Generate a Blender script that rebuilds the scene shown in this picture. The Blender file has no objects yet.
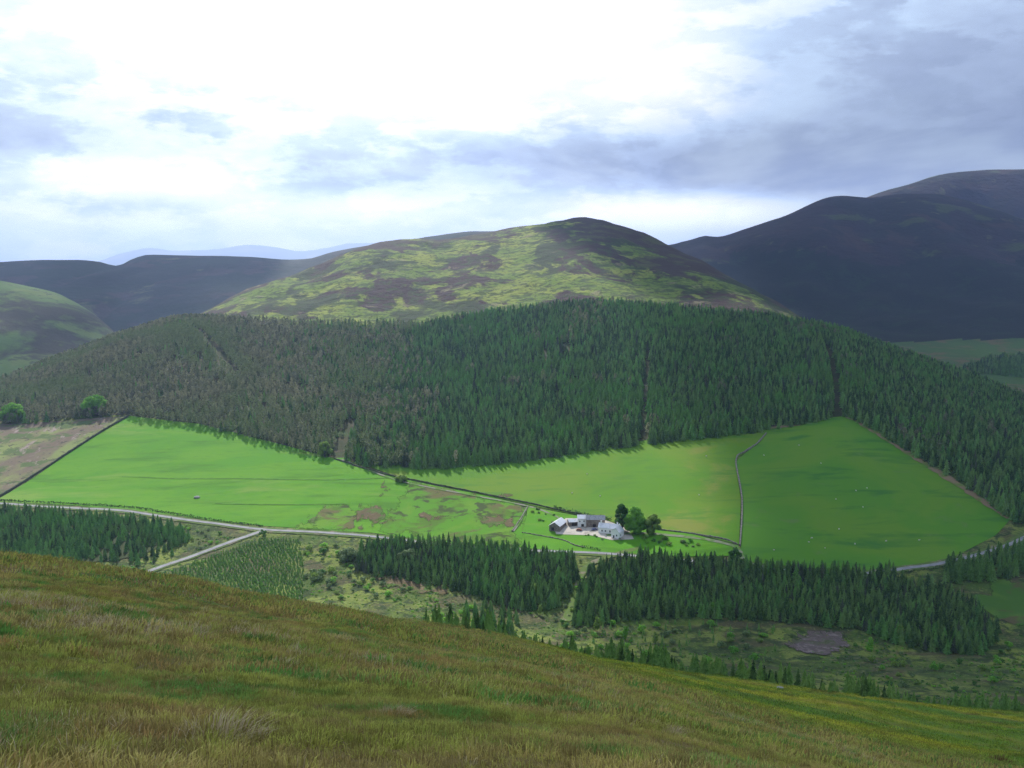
import bpy, bmesh, math, random
import numpy as np
from mathutils import Vector, Matrix
from mathutils.bvhtree import BVHTree

random.seed(7)
rng = np.random.default_rng(11)
scene = bpy.context.scene
COL = scene.collection
R = math.radians

# ------------------------------------------------------------------ camera
F = 995.0
PITCH = R(7.0)
cp, sp = math.cos(PITCH), math.sin(PITCH)
cam_d = bpy.data.cameras.new("camera")
cam = bpy.data.objects.new("camera", cam_d)
COL.objects.link(cam)
cam_d.sensor_width = 36.0
cam_d.lens = F / 1024 * 36.0
cam_d.clip_start = 0.1
cam_d.clip_end = 60000
cam.rotation_euler = (R(90) - PITCH, 0, 0)
scene.camera = cam


def ray(px, py):
    u = (px - 512) / F
    v = (384 - py) / F
    return np.array([u, cp + v * sp, v * cp - sp])


def P(px, py, Y):
    """point on the sight line of a picture position at forward distance Y (metres)"""
    d = ray(px, py)
    return d * (Y / d[1])


def proj(p):
    x, y, z = p
    dep = y * cp - z * sp
    if dep <= 0.01:
        return (-9999, 9999)
    up = y * sp + z * cp
    return (512 + F * x / dep, 384 - F * up / dep)


# ------------------------------------------------------------------ maths
def pchip(x, xs, ys):
    xs = np.asarray(xs, float); ys = np.asarray(ys, float)
    h = np.diff(xs); dl = np.diff(ys) / h
    m = np.zeros_like(ys)
    m[0] = dl[0]; m[-1] = dl[-1]
    for i in range(1, len(xs) - 1):
        if dl[i - 1] * dl[i] > 0:
            w1 = 2 * h[i] + h[i - 1]; w2 = h[i] + 2 * h[i - 1]
            m[i] = (w1 + w2) / (w1 / dl[i - 1] + w2 / dl[i])
    x = np.clip(np.asarray(x, float), xs[0], xs[-1])
    k = np.clip(np.searchsorted(xs, x, side='right') - 1, 0, len(xs) - 2)
    t = (x - xs[k]) / h[k]
    t2 = t * t; t3 = t2 * t
    return ((2 * t3 - 3 * t2 + 1) * ys[k] + (t3 - 2 * t2 + t) * h[k] * m[k]
            + (-2 * t3 + 3 * t2) * ys[k + 1] + (t3 - t2) * h[k] * m[k + 1])


def _hash(ix, iy, s):
    n = (ix * 374761393 + iy * 668265263 + s * 974711) & 0x7fffffff
    n = ((n ^ (n >> 13)) * 1274126177) & 0x7fffffff
    return ((n ^ (n >> 16)) & 0xffff) / 65535.0


def vnoise(x, y, s=0):
    ix = np.floor(x).astype(np.int64); iy = np.floor(y).astype(np.int64)
    fx = x - ix; fy = y - iy
    fx = fx * fx * (3 - 2 * fx); fy = fy * fy * (3 - 2 * fy)
    a = _hash(ix, iy, s); b = _hash(ix + 1, iy, s)
    c = _hash(ix, iy + 1, s); d = _hash(ix + 1, iy + 1, s)
    return (a + (b - a) * fx) * (1 - fy) + (c + (d - c) * fx) * fy


def fbm(x, y, oct=4, s=0):
    x = np.asarray(x, float); y = np.asarray(y, float)
    v = 0; a = .5; t = 0
    for o in range(oct):
        v = v + a * vnoise(x, y, s + o * 17); t += a
        x, y = x * 1.9 + y * .6 + 7.3, y * 1.9 - x * .6 + 3.1
        a *= .5
    return v / t


def sstep(e0, e1, x):
    t = np.clip((x - e0) / (e1 - e0), 0, 1)
    return t * t * (3 - 2 * t)


def inpoly(x, y, poly):
    c = False
    n = len(poly)
    j = n - 1
    for i in range(n):
        xi, yi = poly[i][0], poly[i][1]; xj, yj = poly[j][0], poly[j][1]
        if (yi > y) != (yj > y) and x < (xj - xi) * (y - yi) / (yj - yi) + xi:
            c = not c
        j = i
    return c


def inpoly_np(X, Y, poly):
    c = np.zeros(X.shape, bool)
    j = len(poly) - 1
    for i in range(len(poly)):
        xi, yi = poly[i][0], poly[i][1]; xj, yj = poly[j][0], poly[j][1]
        if yi != yj:
            c ^= ((yi > Y) != (yj > Y)) & (X < (xj - xi) * (Y - yi) / (yj - yi) + xi)
        j = i
    return c


def polydist(X, Y, poly):
    """signed distance (positive inside)"""
    best = np.full(X.shape, 1e9)
    n = len(poly)
    for i in range(n):
        ax, ay = poly[i]; bx, by = poly[(i + 1) % n]
        dx, dy = bx - ax, by - ay
        t = np.clip(((X - ax) * dx + (Y - ay) * dy) / (dx * dx + dy * dy + 1e-9), 0, 1)
        best = np.minimum(best, np.hypot(X - ax - t * dx, Y - ay - t * dy))
    return np.where(inpoly_np(X, Y, poly), best, -best)


# ------------------------------------------------------------------ node helper
class S:
    """a socket with arithmetic"""
    def __init__(self, t, s): self.t = t; self.s = s
    def _m(self, op, *o, clamp=False):
        n = self.t.nodes.new('ShaderNodeMath'); n.operation = op; n.use_clamp = clamp
        for i, v in enumerate((self,) + o):
            if isinstance(v, S): self.t.links.new(v.s, n.inputs[i])
            else: n.inputs[i].default_value = v
        return S(self.t, n.outputs[0])
    def __add__(s, o): return s._m('ADD', o)
    __radd__ = __add__
    def __sub__(s, o): return s._m('SUBTRACT', o)
    def __mul__(s, o): return s._m('MULTIPLY', o)
    __rmul__ = __mul__
    def __truediv__(s, o): return s._m('DIVIDE', o)
    def exp(s): return s._m('EXPONENT')
    def clamp(s): return s._m('ADD', 0.0, clamp=True)


def smooth(t, v, a, b, lo=0., hi=1.):
    n = t.nodes.new('ShaderNodeMapRange'); n.interpolation_type = 'SMOOTHSTEP'
    n.inputs[1].default_value = a; n.inputs[2].default_value = b
    n.inputs[3].default_value = lo; n.inputs[4].default_value = hi
    t.links.new(v.s, n.inputs[0])
    return S(t, n.outputs[0])


def noise(t, vec, scale, detail=4, rough=.55, stretch=None, dist=0., off=(0, 0, 0)):
    m = t.nodes.new('ShaderNodeMapping'); t.links.new(vec, m.inputs[0])
    m.inputs['Location'].default_value = off
    st = stretch or (1, 1, 1)
    m.inputs['Scale'].default_value = (scale * st[0], scale * st[1], scale * st[2])
    n = t.nodes.new('ShaderNodeTexNoise')
    n.inputs['Scale'].default_value = 1.0
    n.inputs['Detail'].default_value = detail
    n.inputs['Roughness'].default_value = rough
    n.inputs['Distortion'].default_value = dist
    t.links.new(m.outputs[0], n.inputs['Vector'])
    return S(t, n.outputs['Fac'])


def mixc(t, f, a, b):
    n = t.nodes.new('ShaderNodeMix'); n.data_type = 'RGBA'
    if isinstance(f, S): t.links.new(f.s, n.inputs[0])
    else: n.inputs[0].default_value = f
    for v, k in ((a, 6), (b, 7)):
        if isinstance(v, (tuple, list)): n.inputs[k].default_value = (*v[:3], 1)
        else: t.links.new(v, n.inputs[k])
    return n.outputs[2]


def newmat(name):
    m = bpy.data.materials.new(name); m.use_nodes = True
    t = m.node_tree
    b = t.nodes['Principled BSDF']
    return m, t, b


def ground_mat(name, base, layers, rough=.95, bump=None, spec=.15):
    """layers: (colour, scale 1/m, lo, hi, detail, stretch, strength)"""
    m, t, b = newmat(name)
    geo = t.nodes.new('ShaderNodeNewGeometry')
    pos = geo.outputs['Position']
    c = base
    for i, L in enumerate(layers):
        col, sc, lo, hi = L[:4]
        det = L[4] if len(L) > 4 else 4
        st = L[5] if len(L) > 5 else None
        amt = L[6] if len(L) > 6 else 1.
        f = smooth(t, noise(t, pos, sc, det, .6, st, .4, (i * 13.7, i * 5.1, 0)), lo, hi, 0, amt)
        c = mixc(t, f, c, col)
    if isinstance(c, tuple): b.inputs['Base Color'].default_value = (*c, 1)
    else: t.links.new(c, b.inputs['Base Color'])
    b.inputs['Roughness'].default_value = rough
    b.inputs['Specular IOR Level'].default_value = spec
    if bump:
        n = noise(t, pos, bump[0], 6, .65)
        bn = t.nodes.new('ShaderNodeBump'); bn.inputs['Strength'].default_value = bump[2] if len(bump) > 2 else .8
        bn.inputs['Distance'].default_value = bump[1]
        t.links.new(n.s, bn.inputs['Height']); t.links.new(bn.outputs[0], b.inputs['Normal'])
    return m


def leaf_mat(name, dark, light, third=None, trans=.25, big=.02, rough=.7, pn=(.42, .62)):
    """colour varies from plant to plant and over the ground"""
    m, t, b = newmat(name)
    geo = t.nodes.new('ShaderNodeNewGeometry')
    oi = t.nodes.new('ShaderNodeObjectInfo')
    r = S(t, oi.outputs['Random'])
    tone = smooth(t, noise(t, geo.outputs['Position'], .21, 2, .5) * .8 + r * .5, .42, .88)
    c = mixc(t, tone, dark, light)
    if third:
        f = smooth(t, noise(t, geo.outputs['Position'], big, 4), pn[0], pn[1], 0, .85)
        c = mixc(t, f, c, third)
    f2 = smooth(t, noise(t, geo.outputs['Position'], 1.3, 2), .3, .7, .0, .35)
    c = mixc(t, f2, c, tuple(v * 1.6 for v in light))
    t.links.new(c, b.inputs['Base Color'])
    b.inputs['Roughness'].default_value = rough
    b.inputs['Specular IOR Level'].default_value = .2
    tr = t.nodes.new('ShaderNodeBsdfTranslucent'); t.links.new(c, tr.inputs[0])
    mx = t.nodes.new('ShaderNodeMixShader'); mx.inputs[0].default_value = trans
    t.links.new(b.outputs[0], mx.inputs[1]); t.links.new(tr.outputs[0], mx.inputs[2])
    t.links.new(mx.outputs[0], t.nodes['Material Output'].inputs['Surface'])
    return m


# ------------------------------------------------------------------ objects
def tag(o, label=None, cat=None, group=None, kind=None):
    if label: o['label'] = label
    if cat: o['category'] = cat
    if group: o['group'] = group
    if kind: o['kind'] = kind
    return o


def empty(name, loc, rz=0.):
    o = bpy.data.objects.new(name, None); COL.objects.link(o)
    o.location = loc; o.rotation_euler = (0, 0, rz); o.empty_display_size = .5
    return o


def mesh_of(name, verts, faces, mats, smooth_=False, midx=None):
    me = bpy.data.meshes.new(name)
    me.from_pydata([tuple(map(float, v)) for v in verts], [], [tuple(map(int, f)) for f in faces])
    for m in (mats if isinstance(mats, (list, tuple)) else [mats]): me.materials.append(m)
    if midx is not None: me.polygons.foreach_set('material_index', np.asarray(midx, np.int32))
    if smooth_: me.polygons.foreach_set('use_smooth', [True] * len(me.polygons))
    me.update()
    return me


def link(name, me, parent=None, loc=None):
    o = bpy.data.objects.new(name, me); COL.objects.link(o)
    if parent: o.parent = parent
    if loc is not None: o.location = loc
    return o


class MB:
    def __init__(s): s.v = []; s.f = []
    def add(s, vs, fs):
        b = len(s.v); s.v += [tuple(map(float, v)) for v in vs]; s.f += [tuple(b + i for i in f) for f in fs]
    def box(s, x0, x1, y0, y1, z0, z1):
        s.add([(x0, y0, z0), (x1, y0, z0), (x1, y1, z0), (x0, y1, z0), (x0, y0, z1), (x1, y0, z1), (x1, y1, z1), (x0, y1, z1)],
              [(3, 2, 1, 0), (4, 5, 6, 7), (0, 1, 5, 4), (1, 2, 6, 5), (2, 3, 7, 6), (3, 0, 4, 7)])
    def tube(s, a, b, r0, r1, n=6):
        a = Vector(a); b = Vector(b); d = (b - a).normalized()
        u = d.orthogonal().normalized(); w = d.cross(u)
        vs = []
        for p, r in ((a, r0), (b, r1)):
            for i in range(n):
                t = 2 * math.pi * i / n
                vs.append(p + u * (r * math.cos(t)) + w * (r * math.sin(t)))
        s.add(vs, [(i, (i + 1) % n, n + (i + 1) % n, n + i) for i in range(n)] + [tuple(range(n - 1, -1, -1)), tuple(range(n, 2 * n))])
    def mesh(s, name, m, sm=False): return mesh_of(name, s.v, s.f, m, sm)
    def build(s, name, m, parent=None, loc=None, sm=False): return link(name, s.mesh(name, m, sm), parent, loc)


# ------------------------------------------------------------------ terrain
AMIN, AMAX = -1.25, 1.25


class Loft:
    def __init__(s, rows):
        s.rows = []
        for r in rows:
            pts = [P(*q) for q in r]
            a = [p[0] / p[1] for p in pts]
            s.rows.append((a, [p[1] for p in pts], [p[2] for p in pts]))
    def column(s, a):
        Ys = [float(pchip(a, r[0], r[1])) if len(r[0]) > 1 else r[1][0] for r in s.rows]
        Zs = [float(pchip(a, r[0], r[2])) if len(r[0]) > 1 else r[2][0] for r in s.rows]
        return Ys, Zs
    def mesh(s, name, mats, a0, a1, na, sub, disp=None, midx=None):
        A = np.linspace(a0, a1, na)
        V = []
        for a in A:
            Ys, Zs = s.column(a)
            Yl = []
            for i in range(len(Ys) - 1):
                Yl += list(np.linspace(Ys[i], Ys[i + 1], sub[i], endpoint=False))
            Yl.append(Ys[-1])
            Yl = np.array(Yl)
            Z = pchip(Yl, Ys, Zs)
            V.append(np.stack([a * Yl, Yl, Z], 1))
        V = np.array(V)
        if disp is not None: V[:, :, 2] += disp(V[:, :, 0], V[:, :, 1], V[:, :, 2])
        na_, nr = V.shape[:2]
        i, j = np.meshgrid(np.arange(na_ - 1), np.arange(nr - 1), indexing='ij')
        b = (i * nr + j).ravel()
        Fc = np.stack([b, b + nr, b + nr + 1, b + 1], 1)
        W = V.reshape(-1, 3)
        me = bpy.data.meshes.new(name)
        me.from_pydata(W.tolist(), [], Fc.tolist())
        for m in mats: me.materials.append(m)
        if midx is not None:
            cen = W[Fc].mean(1)
            me.polygons.foreach_set('material_index', midx(cen).astype(np.int32))
        me.polygons.foreach_set('use_smooth', [True] * len(me.polygons))
        me.update()
        o = link(name, me)
        tag(o, kind='structure')
        return o, W, Fc


# --- materials of the land
M_rough = ground_mat('rough_valley_turf', (.065, .11, .018),
                     [((.17, .21, .04), .02, .44, .58), ((.085, .08, .035), .035, .50, .62, 6),
                      ((.035, .06, .015), .10, .48, .60, 6), ((.19, .20, .07), .35, .56, .66, 4, None, .7), ((.04, .045, .02), .6, .56, .66, 4, None, .8)], bump=(.35, 1.6))
M_forestfloor = ground_mat('needle_litter_and_moss', (.035, .045, .014),
                           [((.06, .055, .025), .08, .45, .6), ((.04, .075, .015), .03, .5, .7)], bump=(.5, .5))
M_moor = ground_mat('grass_and_heather_hillside', (.125, .19, .026),
                    [((.23, .27, .045), .012, .44, .6, 6),
                     ((.035, .05, .018), .010, .50, .56, 8, (1, .8, 1)),
                     ((.05, .030, .028), .0070, .52, .555, 8, (1, .6, 1)),
                     ((.045, .07, .02), .05, .48, .60, 7, None, .8),
                     ((.25, .22, .12), .022, .60, .70, 6, None, .7),
                     ((.04, .04, .02), .15, .52, .62, 5, None, .7)], bump=(.05, 10.))
def _cap_mix(m):
    t = m.node_tree; b = t.nodes['Principled BSDF']
    at = t.nodes.new('ShaderNodeAttribute'); at.attribute_name = 'cap'
    pos = t.nodes.new('ShaderNodeNewGeometry').outputs['Position']
    v = S(t, at.outputs['Fac']) + (noise(t, pos, .008, 8, .65, (1, .7, 1), .5, (7, 2, 0)) - .5) * 4.5
    f = smooth(t, v, .0, .25)
    h = mixc(t, smooth(t, noise(t, pos, .02, 6, .6), .5, .62), (.05, .036, .03), (.075, .08, .03))
    src = b.inputs['Base Color'].links[0].from_socket
    t.links.new(mixc(t, f, src, h), b.inputs['Base Color'])


_cap_mix(M_moor)
M_heather = ground_mat('dark_heather_top', (.055, .04, .035),
                       [((.08, .085, .03), .006, .5, .65, 5), ((.035, .03, .025), .02, .5, .6, 6),
                        ((.12, .13, .045), .014, .6, .72, 5)], bump=(.05, 6.))


VAL = Loft([
    [(-700, 700, 200), (512, 740, 200), (1750, 740, 200)],
    [(-700, 660, 380), (0, 660, 380), (512, 688, 380), (760, 700, 375), (1024, 714, 372), (1750, 720, 372)],
    [(-700, 610, 560), (0, 610, 560), (512, 618, 560), (700, 630, 545), (1024, 640, 525), (1750, 650, 520)],
    [(-700, 500, 790), (0, 504, 785), (170, 517, 745), (300, 531, 705), (450, 541, 685), (600, 549, 665), (740, 558, 645), (880, 565, 633), (1024, 545, 665), (1200, 530, 700), (1750, 510, 750)],
    [(-700, 430, 1080), (0, 423, 1020), (125, 418, 1000), (240, 440, 925), (360, 462, 865), (500, 464, 858), (620, 449, 880), (760, 434, 900), (848, 420, 920), (930, 432, 900), (1024, 452, 860), (1150, 470, 850), (1750, 470, 880)],
    [(-700, 440, 1250), (-200, 418, 1230), (0, 384, 1260), (60, 362, 1300), (130, 337, 1350), (190, 322, 1400), (300, 328, 1400), (400, 327, 1400), (500, 318, 1400), (600, 309, 1400), (700, 316, 1380), (800, 327, 1340), (850, 338, 1310), (900, 357, 1270), (950, 374, 1230), (1024, 402, 1180), (1200, 450, 1120), (1750, 470, 1100)],
    [(-700, 470, 1500), (0, 420, 1520), (130, 372, 1580), (180, 326, 1600), (200, 313, 1600), (232, 297, 1680), (268, 282, 1760), (300, 271, 1840), (350, 251, 1980), (400, 241, 2080), (450, 236, 2150), (500, 230, 2200), (550, 223, 2240), (582, 220, 2260), (620, 230, 2200), (660, 243, 2080), (700, 258, 1920), (740, 281, 1740), (770, 297, 1640), (798, 315, 1560), (830, 335, 1500), (900, 375, 1460), (1024, 420, 1420), (1750, 470, 1400)],
    [(-700, 430, 1900), (150, 400, 2000), (300, 330, 2500), (580, 290, 2900), (740, 330, 2500), (900, 390, 1900), (1750, 420, 1800)],
    [(-700, 400, 2500), (512, 345, 3500), (1750, 400, 2400)],
])


def disp_val(x, y, z):
    n1 = fbm(x / 90., y / 90., 3, 3) - .5
    n2 = fbm(x / 22., y / 22., 3, 9) - .5
    wild = sstep(1420, 1600, y) * (1 - sstep(2600, 3200, y))
    low = (1 - sstep(620, 680, y))
    big = (fbm(x / 260., y / 330., 5, 21) - .5)
    edge = sstep(1400, 1560, y)
    return n1 * 2.2 * (1 - edge * .3) + n2 * (.35 + 1.6 * low) + wild * (big * 30 + (fbm(x / 70., y / 160., 4, 5) - .5) * 16) - wild * 1.


def val_mat(c):
    x, y, z = c[:, 0], c[:, 1], c[:, 2]
    px = 512 + F * x / (y * cp - z * sp)
    up = y * sp + z * cp
    py = 384 - F * up / (y * cp - z * sp)
    m = np.zeros(len(c), int)
    topY = pchip(x / y, VAL.rows[5][0], VAL.rows[5][1])
    d_lo = pchip(x / y, VAL.rows[4][0], VAL.rows[4][1])
    m[(y > d_lo + 5)] = 1
    m[(y > topY - 5) & (px > 195)] = 2
    n = fbm(x / 200, y / 200, 4, 2)
    return m


val, VV, VF = VAL.mesh('valley_ground', [M_rough, M_forestfloor, M_moor, M_heather], AMIN, AMAX, 430,
                       [20, 26, 34, 34, 40, 50, 14, 10], disp_val, val_mat)
_x, _y, _z = VV[:, 0], VV[:, 1], VV[:, 2]
_px = 512 + F * _x / (_y * cp - _z * sp)
_ridge = pchip(_x / _y, VAL.rows[6][0], VAL.rows[6][1])
_cap = (_y - (_ridge - (150 + 250 * sstep(520, 600, _px) * (1 - sstep(650, 730, _px))))) / 300.
_cap = np.where((_px > 200) & (_px < 800), _cap - 1.5 * (1 - sstep(250, 330, _px)), -3)
_at = val.data.attributes.new('cap', 'FLOAT', 'POINT'); _at.data.foreach_set('value', _cap.astype(np.float32))
bvh_val = BVHTree.FromPolygons(VV.tolist(), VF.tolist())

# --- the near hillside the picture is taken from
FG = Loft([
    [(-300, 765, 3), (0, 775, 3), (300, 778, 3), (620, 792, 3), (800, 812, 3), (1024, 850, 3), (1300, 880, 3)],
    [(-300, 700, 5), (0, 712, 5), (300, 730, 5), (620, 752, 5), (800, 785, 5), (1024, 832, 5), (1300, 860, 5)],
    [(-300, 630, 10), (0, 648, 10), (300, 680, 10), (620, 721, 10), (800, 762, 10), (1024, 812, 10), (1300, 850, 10)],
    [(-300, 575, 20), (0, 598, 20), (300, 640, 20), (620, 698, 20), (800, 748, 20), (1024, 797, 20), (1300, 830, 20)],
    [(-300, 535, 45), (0, 558, 45), (150, 579, 45), (300, 611, 45), (450, 645, 42), (620, 682, 42), (800, 731, 45), (1024, 780, 45), (1300, 810, 45)],
    [(-300, 545, 95), (0, 566, 95), (150, 582, 95), (300, 604, 95), (450, 632, 95), (620, 673, 95), (800, 713, 95), (1024, 752, 95), (1300, 780, 95)],
    [(-300, 570, 150), (0, 590, 150), (150, 602, 150), (300, 615, 150), (450, 629, 150), (620, 667, 150), (800, 697, 150), (1024, 729, 150), (1300, 750, 150)],
    [(-300, 620, 220), (0, 630, 220), (300, 640, 220), (450, 640, 220), (620, 665, 225), (800, 690, 225), (1024, 715, 225), (1300, 735, 225)],
    [(-300, 680, 310), (0, 685, 310), (450, 700, 310), (620, 702, 310), (800, 718, 310), (1024, 738, 310), (1300, 755, 310)],
    [(-300, 800, 420), (512, 800, 420), (1300, 810, 420)],
])
_cols = np.linspace(-.85, .85, 120)
_cy, _cz = zip(*[FG.column(a) for a in _cols])


def fgz(x, y):
    yy = max(y, 3.)
    a = min(max(x / yy, -.849), .849)
    k = (a + .85) / 1.7 * 119
    i = int(k); t = k - i
    z = 0
    for j, w in ((i, 1 - t), (min(i + 1, 119), t)):
        z += w * float(pchip(yy, _cy[j], _cz[j]))
    over = x - a * yy
    z -= over * .10 if over > 0 else over * .06
    if y < 3: z += (3 - y) * .30 * math.exp(-max(0, 3 - y) / 80.)
    return z


rowsY = [-90, -60, -40, -25, -15, -8, -4, -1, 0, 1]
y = 1.3
while y < 420:
    rowsY.append(y); y += max(.11, y * .022)
fa = np.linspace(-1, 1, 190)
fv = []
for y in rowsY:
    W_ = max(abs(y), 9) * 1.15
    for a in fa:
        # the columns crowd towards the middle of the view
        x = a * W_
        fv.append((x, y, fgz(x, y)))
fv = np.array(fv)
yy = np.maximum(fv[:, 1], 0)
hum = (fbm(fv[:, 0] / 1.1, fv[:, 1] / 1.1, 3, 5) - .5) * .16 * sstep(1, 6, yy) + (fbm(fv[:, 0] / 4.5, fv[:, 1] / 4.5, 3, 8) - .5) * .5 * sstep(6, 25, yy) \
    + (fbm(fv[:, 0] / 25., fv[:, 1] / 25., 3, 18) - .5) * 2.4 * sstep(60, 140, yy)
fv[:, 2] += hum
nr, na = len(rowsY), len(fa)
i, j = np.meshgrid(np.arange(nr - 1), np.arange(na - 1), indexing='ij')
b = (i * na + j).ravel()
ff = np.stack([b, b + 1, b + na + 1, b + na], 1)


def moor_near_mat():
    m, t, bs = newmat('moor_grass_ground')
    geo = t.nodes.new('ShaderNodeNewGeometry'); pos = geo.outputs['Position']
    sep = t.nodes.new('ShaderNodeSeparateXYZ'); t.links.new(pos, sep.inputs[0])
    X, Y = S(t, sep.outputs[0]), S(t, sep.outputs[1])
    f = smooth(t, noise(t, pos, .35, 5, .6), .42, .6)
    c = mixc(t, f, (.20, .155, .05), (.13, .165, .035))
    f = smooth(t, noise(t, pos, 1.6, 5, .65, off=(3, 9, 1)), .48, .62)
    c = mixc(t, f, c, (.23, .17, .075))
    f = smooth(t, noise(t, pos, .6, 4, .6, off=(13, 2, 1)), .56, .66)
    c = mixc(t, f, c, (.08, .15, .03))
    f = smooth(t, noise(t, pos, .9, 4, .6, off=(5, 22, 1)), .62, .72)
    c = mixc(t, f, c, (.13, .06, .03))
    # the smoother yellow green pasture lower down the slope
    n = noise(t, pos, .05, 5, .6, off=(1, 1, 1))
    g = smooth(t, noise(t, pos, .03, 6, .6, (.6, 1.6, 1), .6), .42, .60)
    p = mixc(t, g, (.10, .18, .026), (.30, .27, .035))
    p = mixc(t, smooth(t, noise(t, pos, .16, 5, .6), .55, .68, 0, .8), p, (.085, .07, .025))
    k = smooth(t, X * 1.0 + Y * .14 + n * 34., 30., 52.)
    k2 = smooth(t, Y, 45., 80.)
    c = mixc(t, k * k2, c, p)
    t.links.new(c, bs.inputs['Base Color']); bs.inputs['Roughness'].default_value = 1
    bs.inputs['Specular IOR Level'].default_value = .1
    bn = t.nodes.new('ShaderNodeBump'); bn.inputs['Distance'].default_value = .12
    t.links.new(noise(t, pos, 5., 6, .7).s, bn.inputs['Height']); t.links.new(bn.outputs[0], bs.inputs['Normal'])
    return m


M_near = moor_near_mat()
me = bpy.data.meshes.new('near_hillside')
me.from_pydata(fv.tolist(), [], ff.tolist()); me.materials.append(M_near)
me.polygons.foreach_set('use_smooth', [True] * len(me.polygons)); me.update()
tag(link('near_hillside', me), kind='structure')
bvh_fg = BVHTree.FromPolygons(fv.tolist(), ff.tolist())

# --- land behind
M_farheath = ground_mat('far_heather_and_plantation', (.022, .032, .017),
                        [((.055, .042, .03), .0035, .5, .62, 5), ((.09, .10, .035), .006, .58, .68, 5),
                         ((.02, .035, .015), .004, .5, .55, 4, (1, 1.4, 1))], bump=(.02, 12.))
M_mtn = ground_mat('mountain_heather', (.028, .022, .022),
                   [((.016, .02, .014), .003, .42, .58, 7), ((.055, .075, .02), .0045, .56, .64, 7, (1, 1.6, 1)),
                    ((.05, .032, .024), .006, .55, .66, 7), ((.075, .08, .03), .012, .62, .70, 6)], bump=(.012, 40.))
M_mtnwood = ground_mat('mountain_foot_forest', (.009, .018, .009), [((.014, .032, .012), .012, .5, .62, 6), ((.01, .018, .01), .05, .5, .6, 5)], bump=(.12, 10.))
M_lefthill = ground_mat('left_green_hill', (.085, .15, .03),
                        [((.035, .035, .02), .0045, .46, .56, 7), ((.11, .16, .035), .010, .56, .68, 5), ((.05, .07, .02), .03, .55, .65, 5)], bump=(.03, 8.))
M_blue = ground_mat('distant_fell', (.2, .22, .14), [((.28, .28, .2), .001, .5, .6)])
M_pasture = ground_mat('far_valley_pasture', (.05, .11, .018), [((.12, .10, .04), .008, .48, .58, 5), ((.05, .10, .02), .02, .5, .6, 5)], bump=(.05, 3.))
M_plain = ground_mat('low_ground', (.05, .08, .025), [((.08, .08, .03), .002, .5, .6, 5)])

LH = Loft([
    [(-700, 400, 1500), (60, 395, 1550), (140, 385, 1600), (200, 380, 1600)],
    [(-700, 330, 1900), (-150, 318, 1850), (0, 338, 1800), (60, 352, 1780), (110, 372, 1750), (200, 400, 1720)],
    [(-700, 262, 2400), (-150, 268, 2350), (-60, 274, 2300), (0, 283, 2250), (50, 294, 2200), (90, 312, 2120), (112, 330, 2050), (150, 372, 1980), (200, 410, 1900)],
    [(-700, 300, 2900), (0, 330, 2700), (200, 410, 2400)]])
disp_far = lambda amp, sc, sd: (lambda x, y, z: (fbm(x / sc, y / (sc * 1.4), 5, sd) - .5) * amp)
lh, LV, LF_ = LH.mesh('left_hill', [M_lefthill], -1.2, -.29, 120, [20, 40, 10], disp_far(26, 300, 31))

FL = Loft([
    [(-900, 400, 2200), (512, 370, 2300), (700, 370, 2300)],
    [(-900, 340, 2700), (0, 335, 2600), (130, 332, 2650), (200, 322, 2700), (300, 312, 2800), (700, 310, 2800)],
    [(-900, 262, 3700), (-60, 263, 3600), (0, 262, 3600), (70, 260, 3600), (100, 262, 3550), (116, 264, 3500), (135, 257, 3600), (150, 254, 3650), (200, 255, 3700), (250, 257, 3700), (290, 260, 3700), (310, 259, 3650), (330, 253, 3600), (355, 246, 3500), (385, 240, 3450), (420, 236, 3400), (455, 233, 3400), (500, 236, 3400), (700, 262, 3400)],
    [(-900, 300, 4500), (700, 300, 4700)]])
def disp_fl(x, y, z):
    r = np.abs(fbm(x / 420., y / 700., 4, 44) - .5) * 2
    keep = 1 - np.exp(-((y - 3650) / 260.) ** 2) * .85
    return ((r - .35) * 60 + (fbm(x / 120., y / 120., 3, 41) - .5) * 10) * keep
fl, FLV, FLF = FL.mesh('far_hills', [M_farheath], -1.3, .2, 200, [14, 50, 8], disp_fl)

MT = Loft([
    [(500, 420, 1430), (850, 412, 1430), (1024, 408, 1430), (1900, 420, 1430)],
    [(500, 372, 1900), (880, 366, 1900), (1024, 366, 1900), (1900, 372, 1900)],
    [(500, 340, 2300), (880, 340, 2300), (960, 332, 2350), (1024, 326, 2400), (1900, 320, 2400)],
    [(500, 290, 2900), (700, 292, 2900), (1024, 282, 2950), (1900, 275, 3000)],
    [(400, 262, 3500), (600, 250, 3600), (640, 245, 3650), (662, 242, 3650), (690, 238, 3700), (706, 234, 3700), (716, 235, 3700), (740, 230, 3750), (780, 219, 3850), (805, 208, 3900), (830, 198, 3950), (850, 196, 4000), (872, 197, 4000), (900, 193, 4000), (925, 193, 4000), (960, 199, 3950), (1000, 211, 3850), (1024, 219, 3800), (1150, 235, 3700), (1900, 240, 3700)],
    [(500, 300, 4500), (1900, 300, 4500)]])


def disp_mt(x, y, z):
    w = sstep(2250, 2700, y)
    keep = 1 - np.exp(-((y - 3850) / 300.) ** 2) * .8
    r = np.abs(fbm(x / 500., y / 900., 4, 61) - .5) * 2
    return ((r - .3) * 95 + (fbm(x / 150., y / 200., 4, 64) - .5) * 26) * w * keep + (fbm(x / 80., y / 80., 3, 60) - .5) * 3


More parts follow.
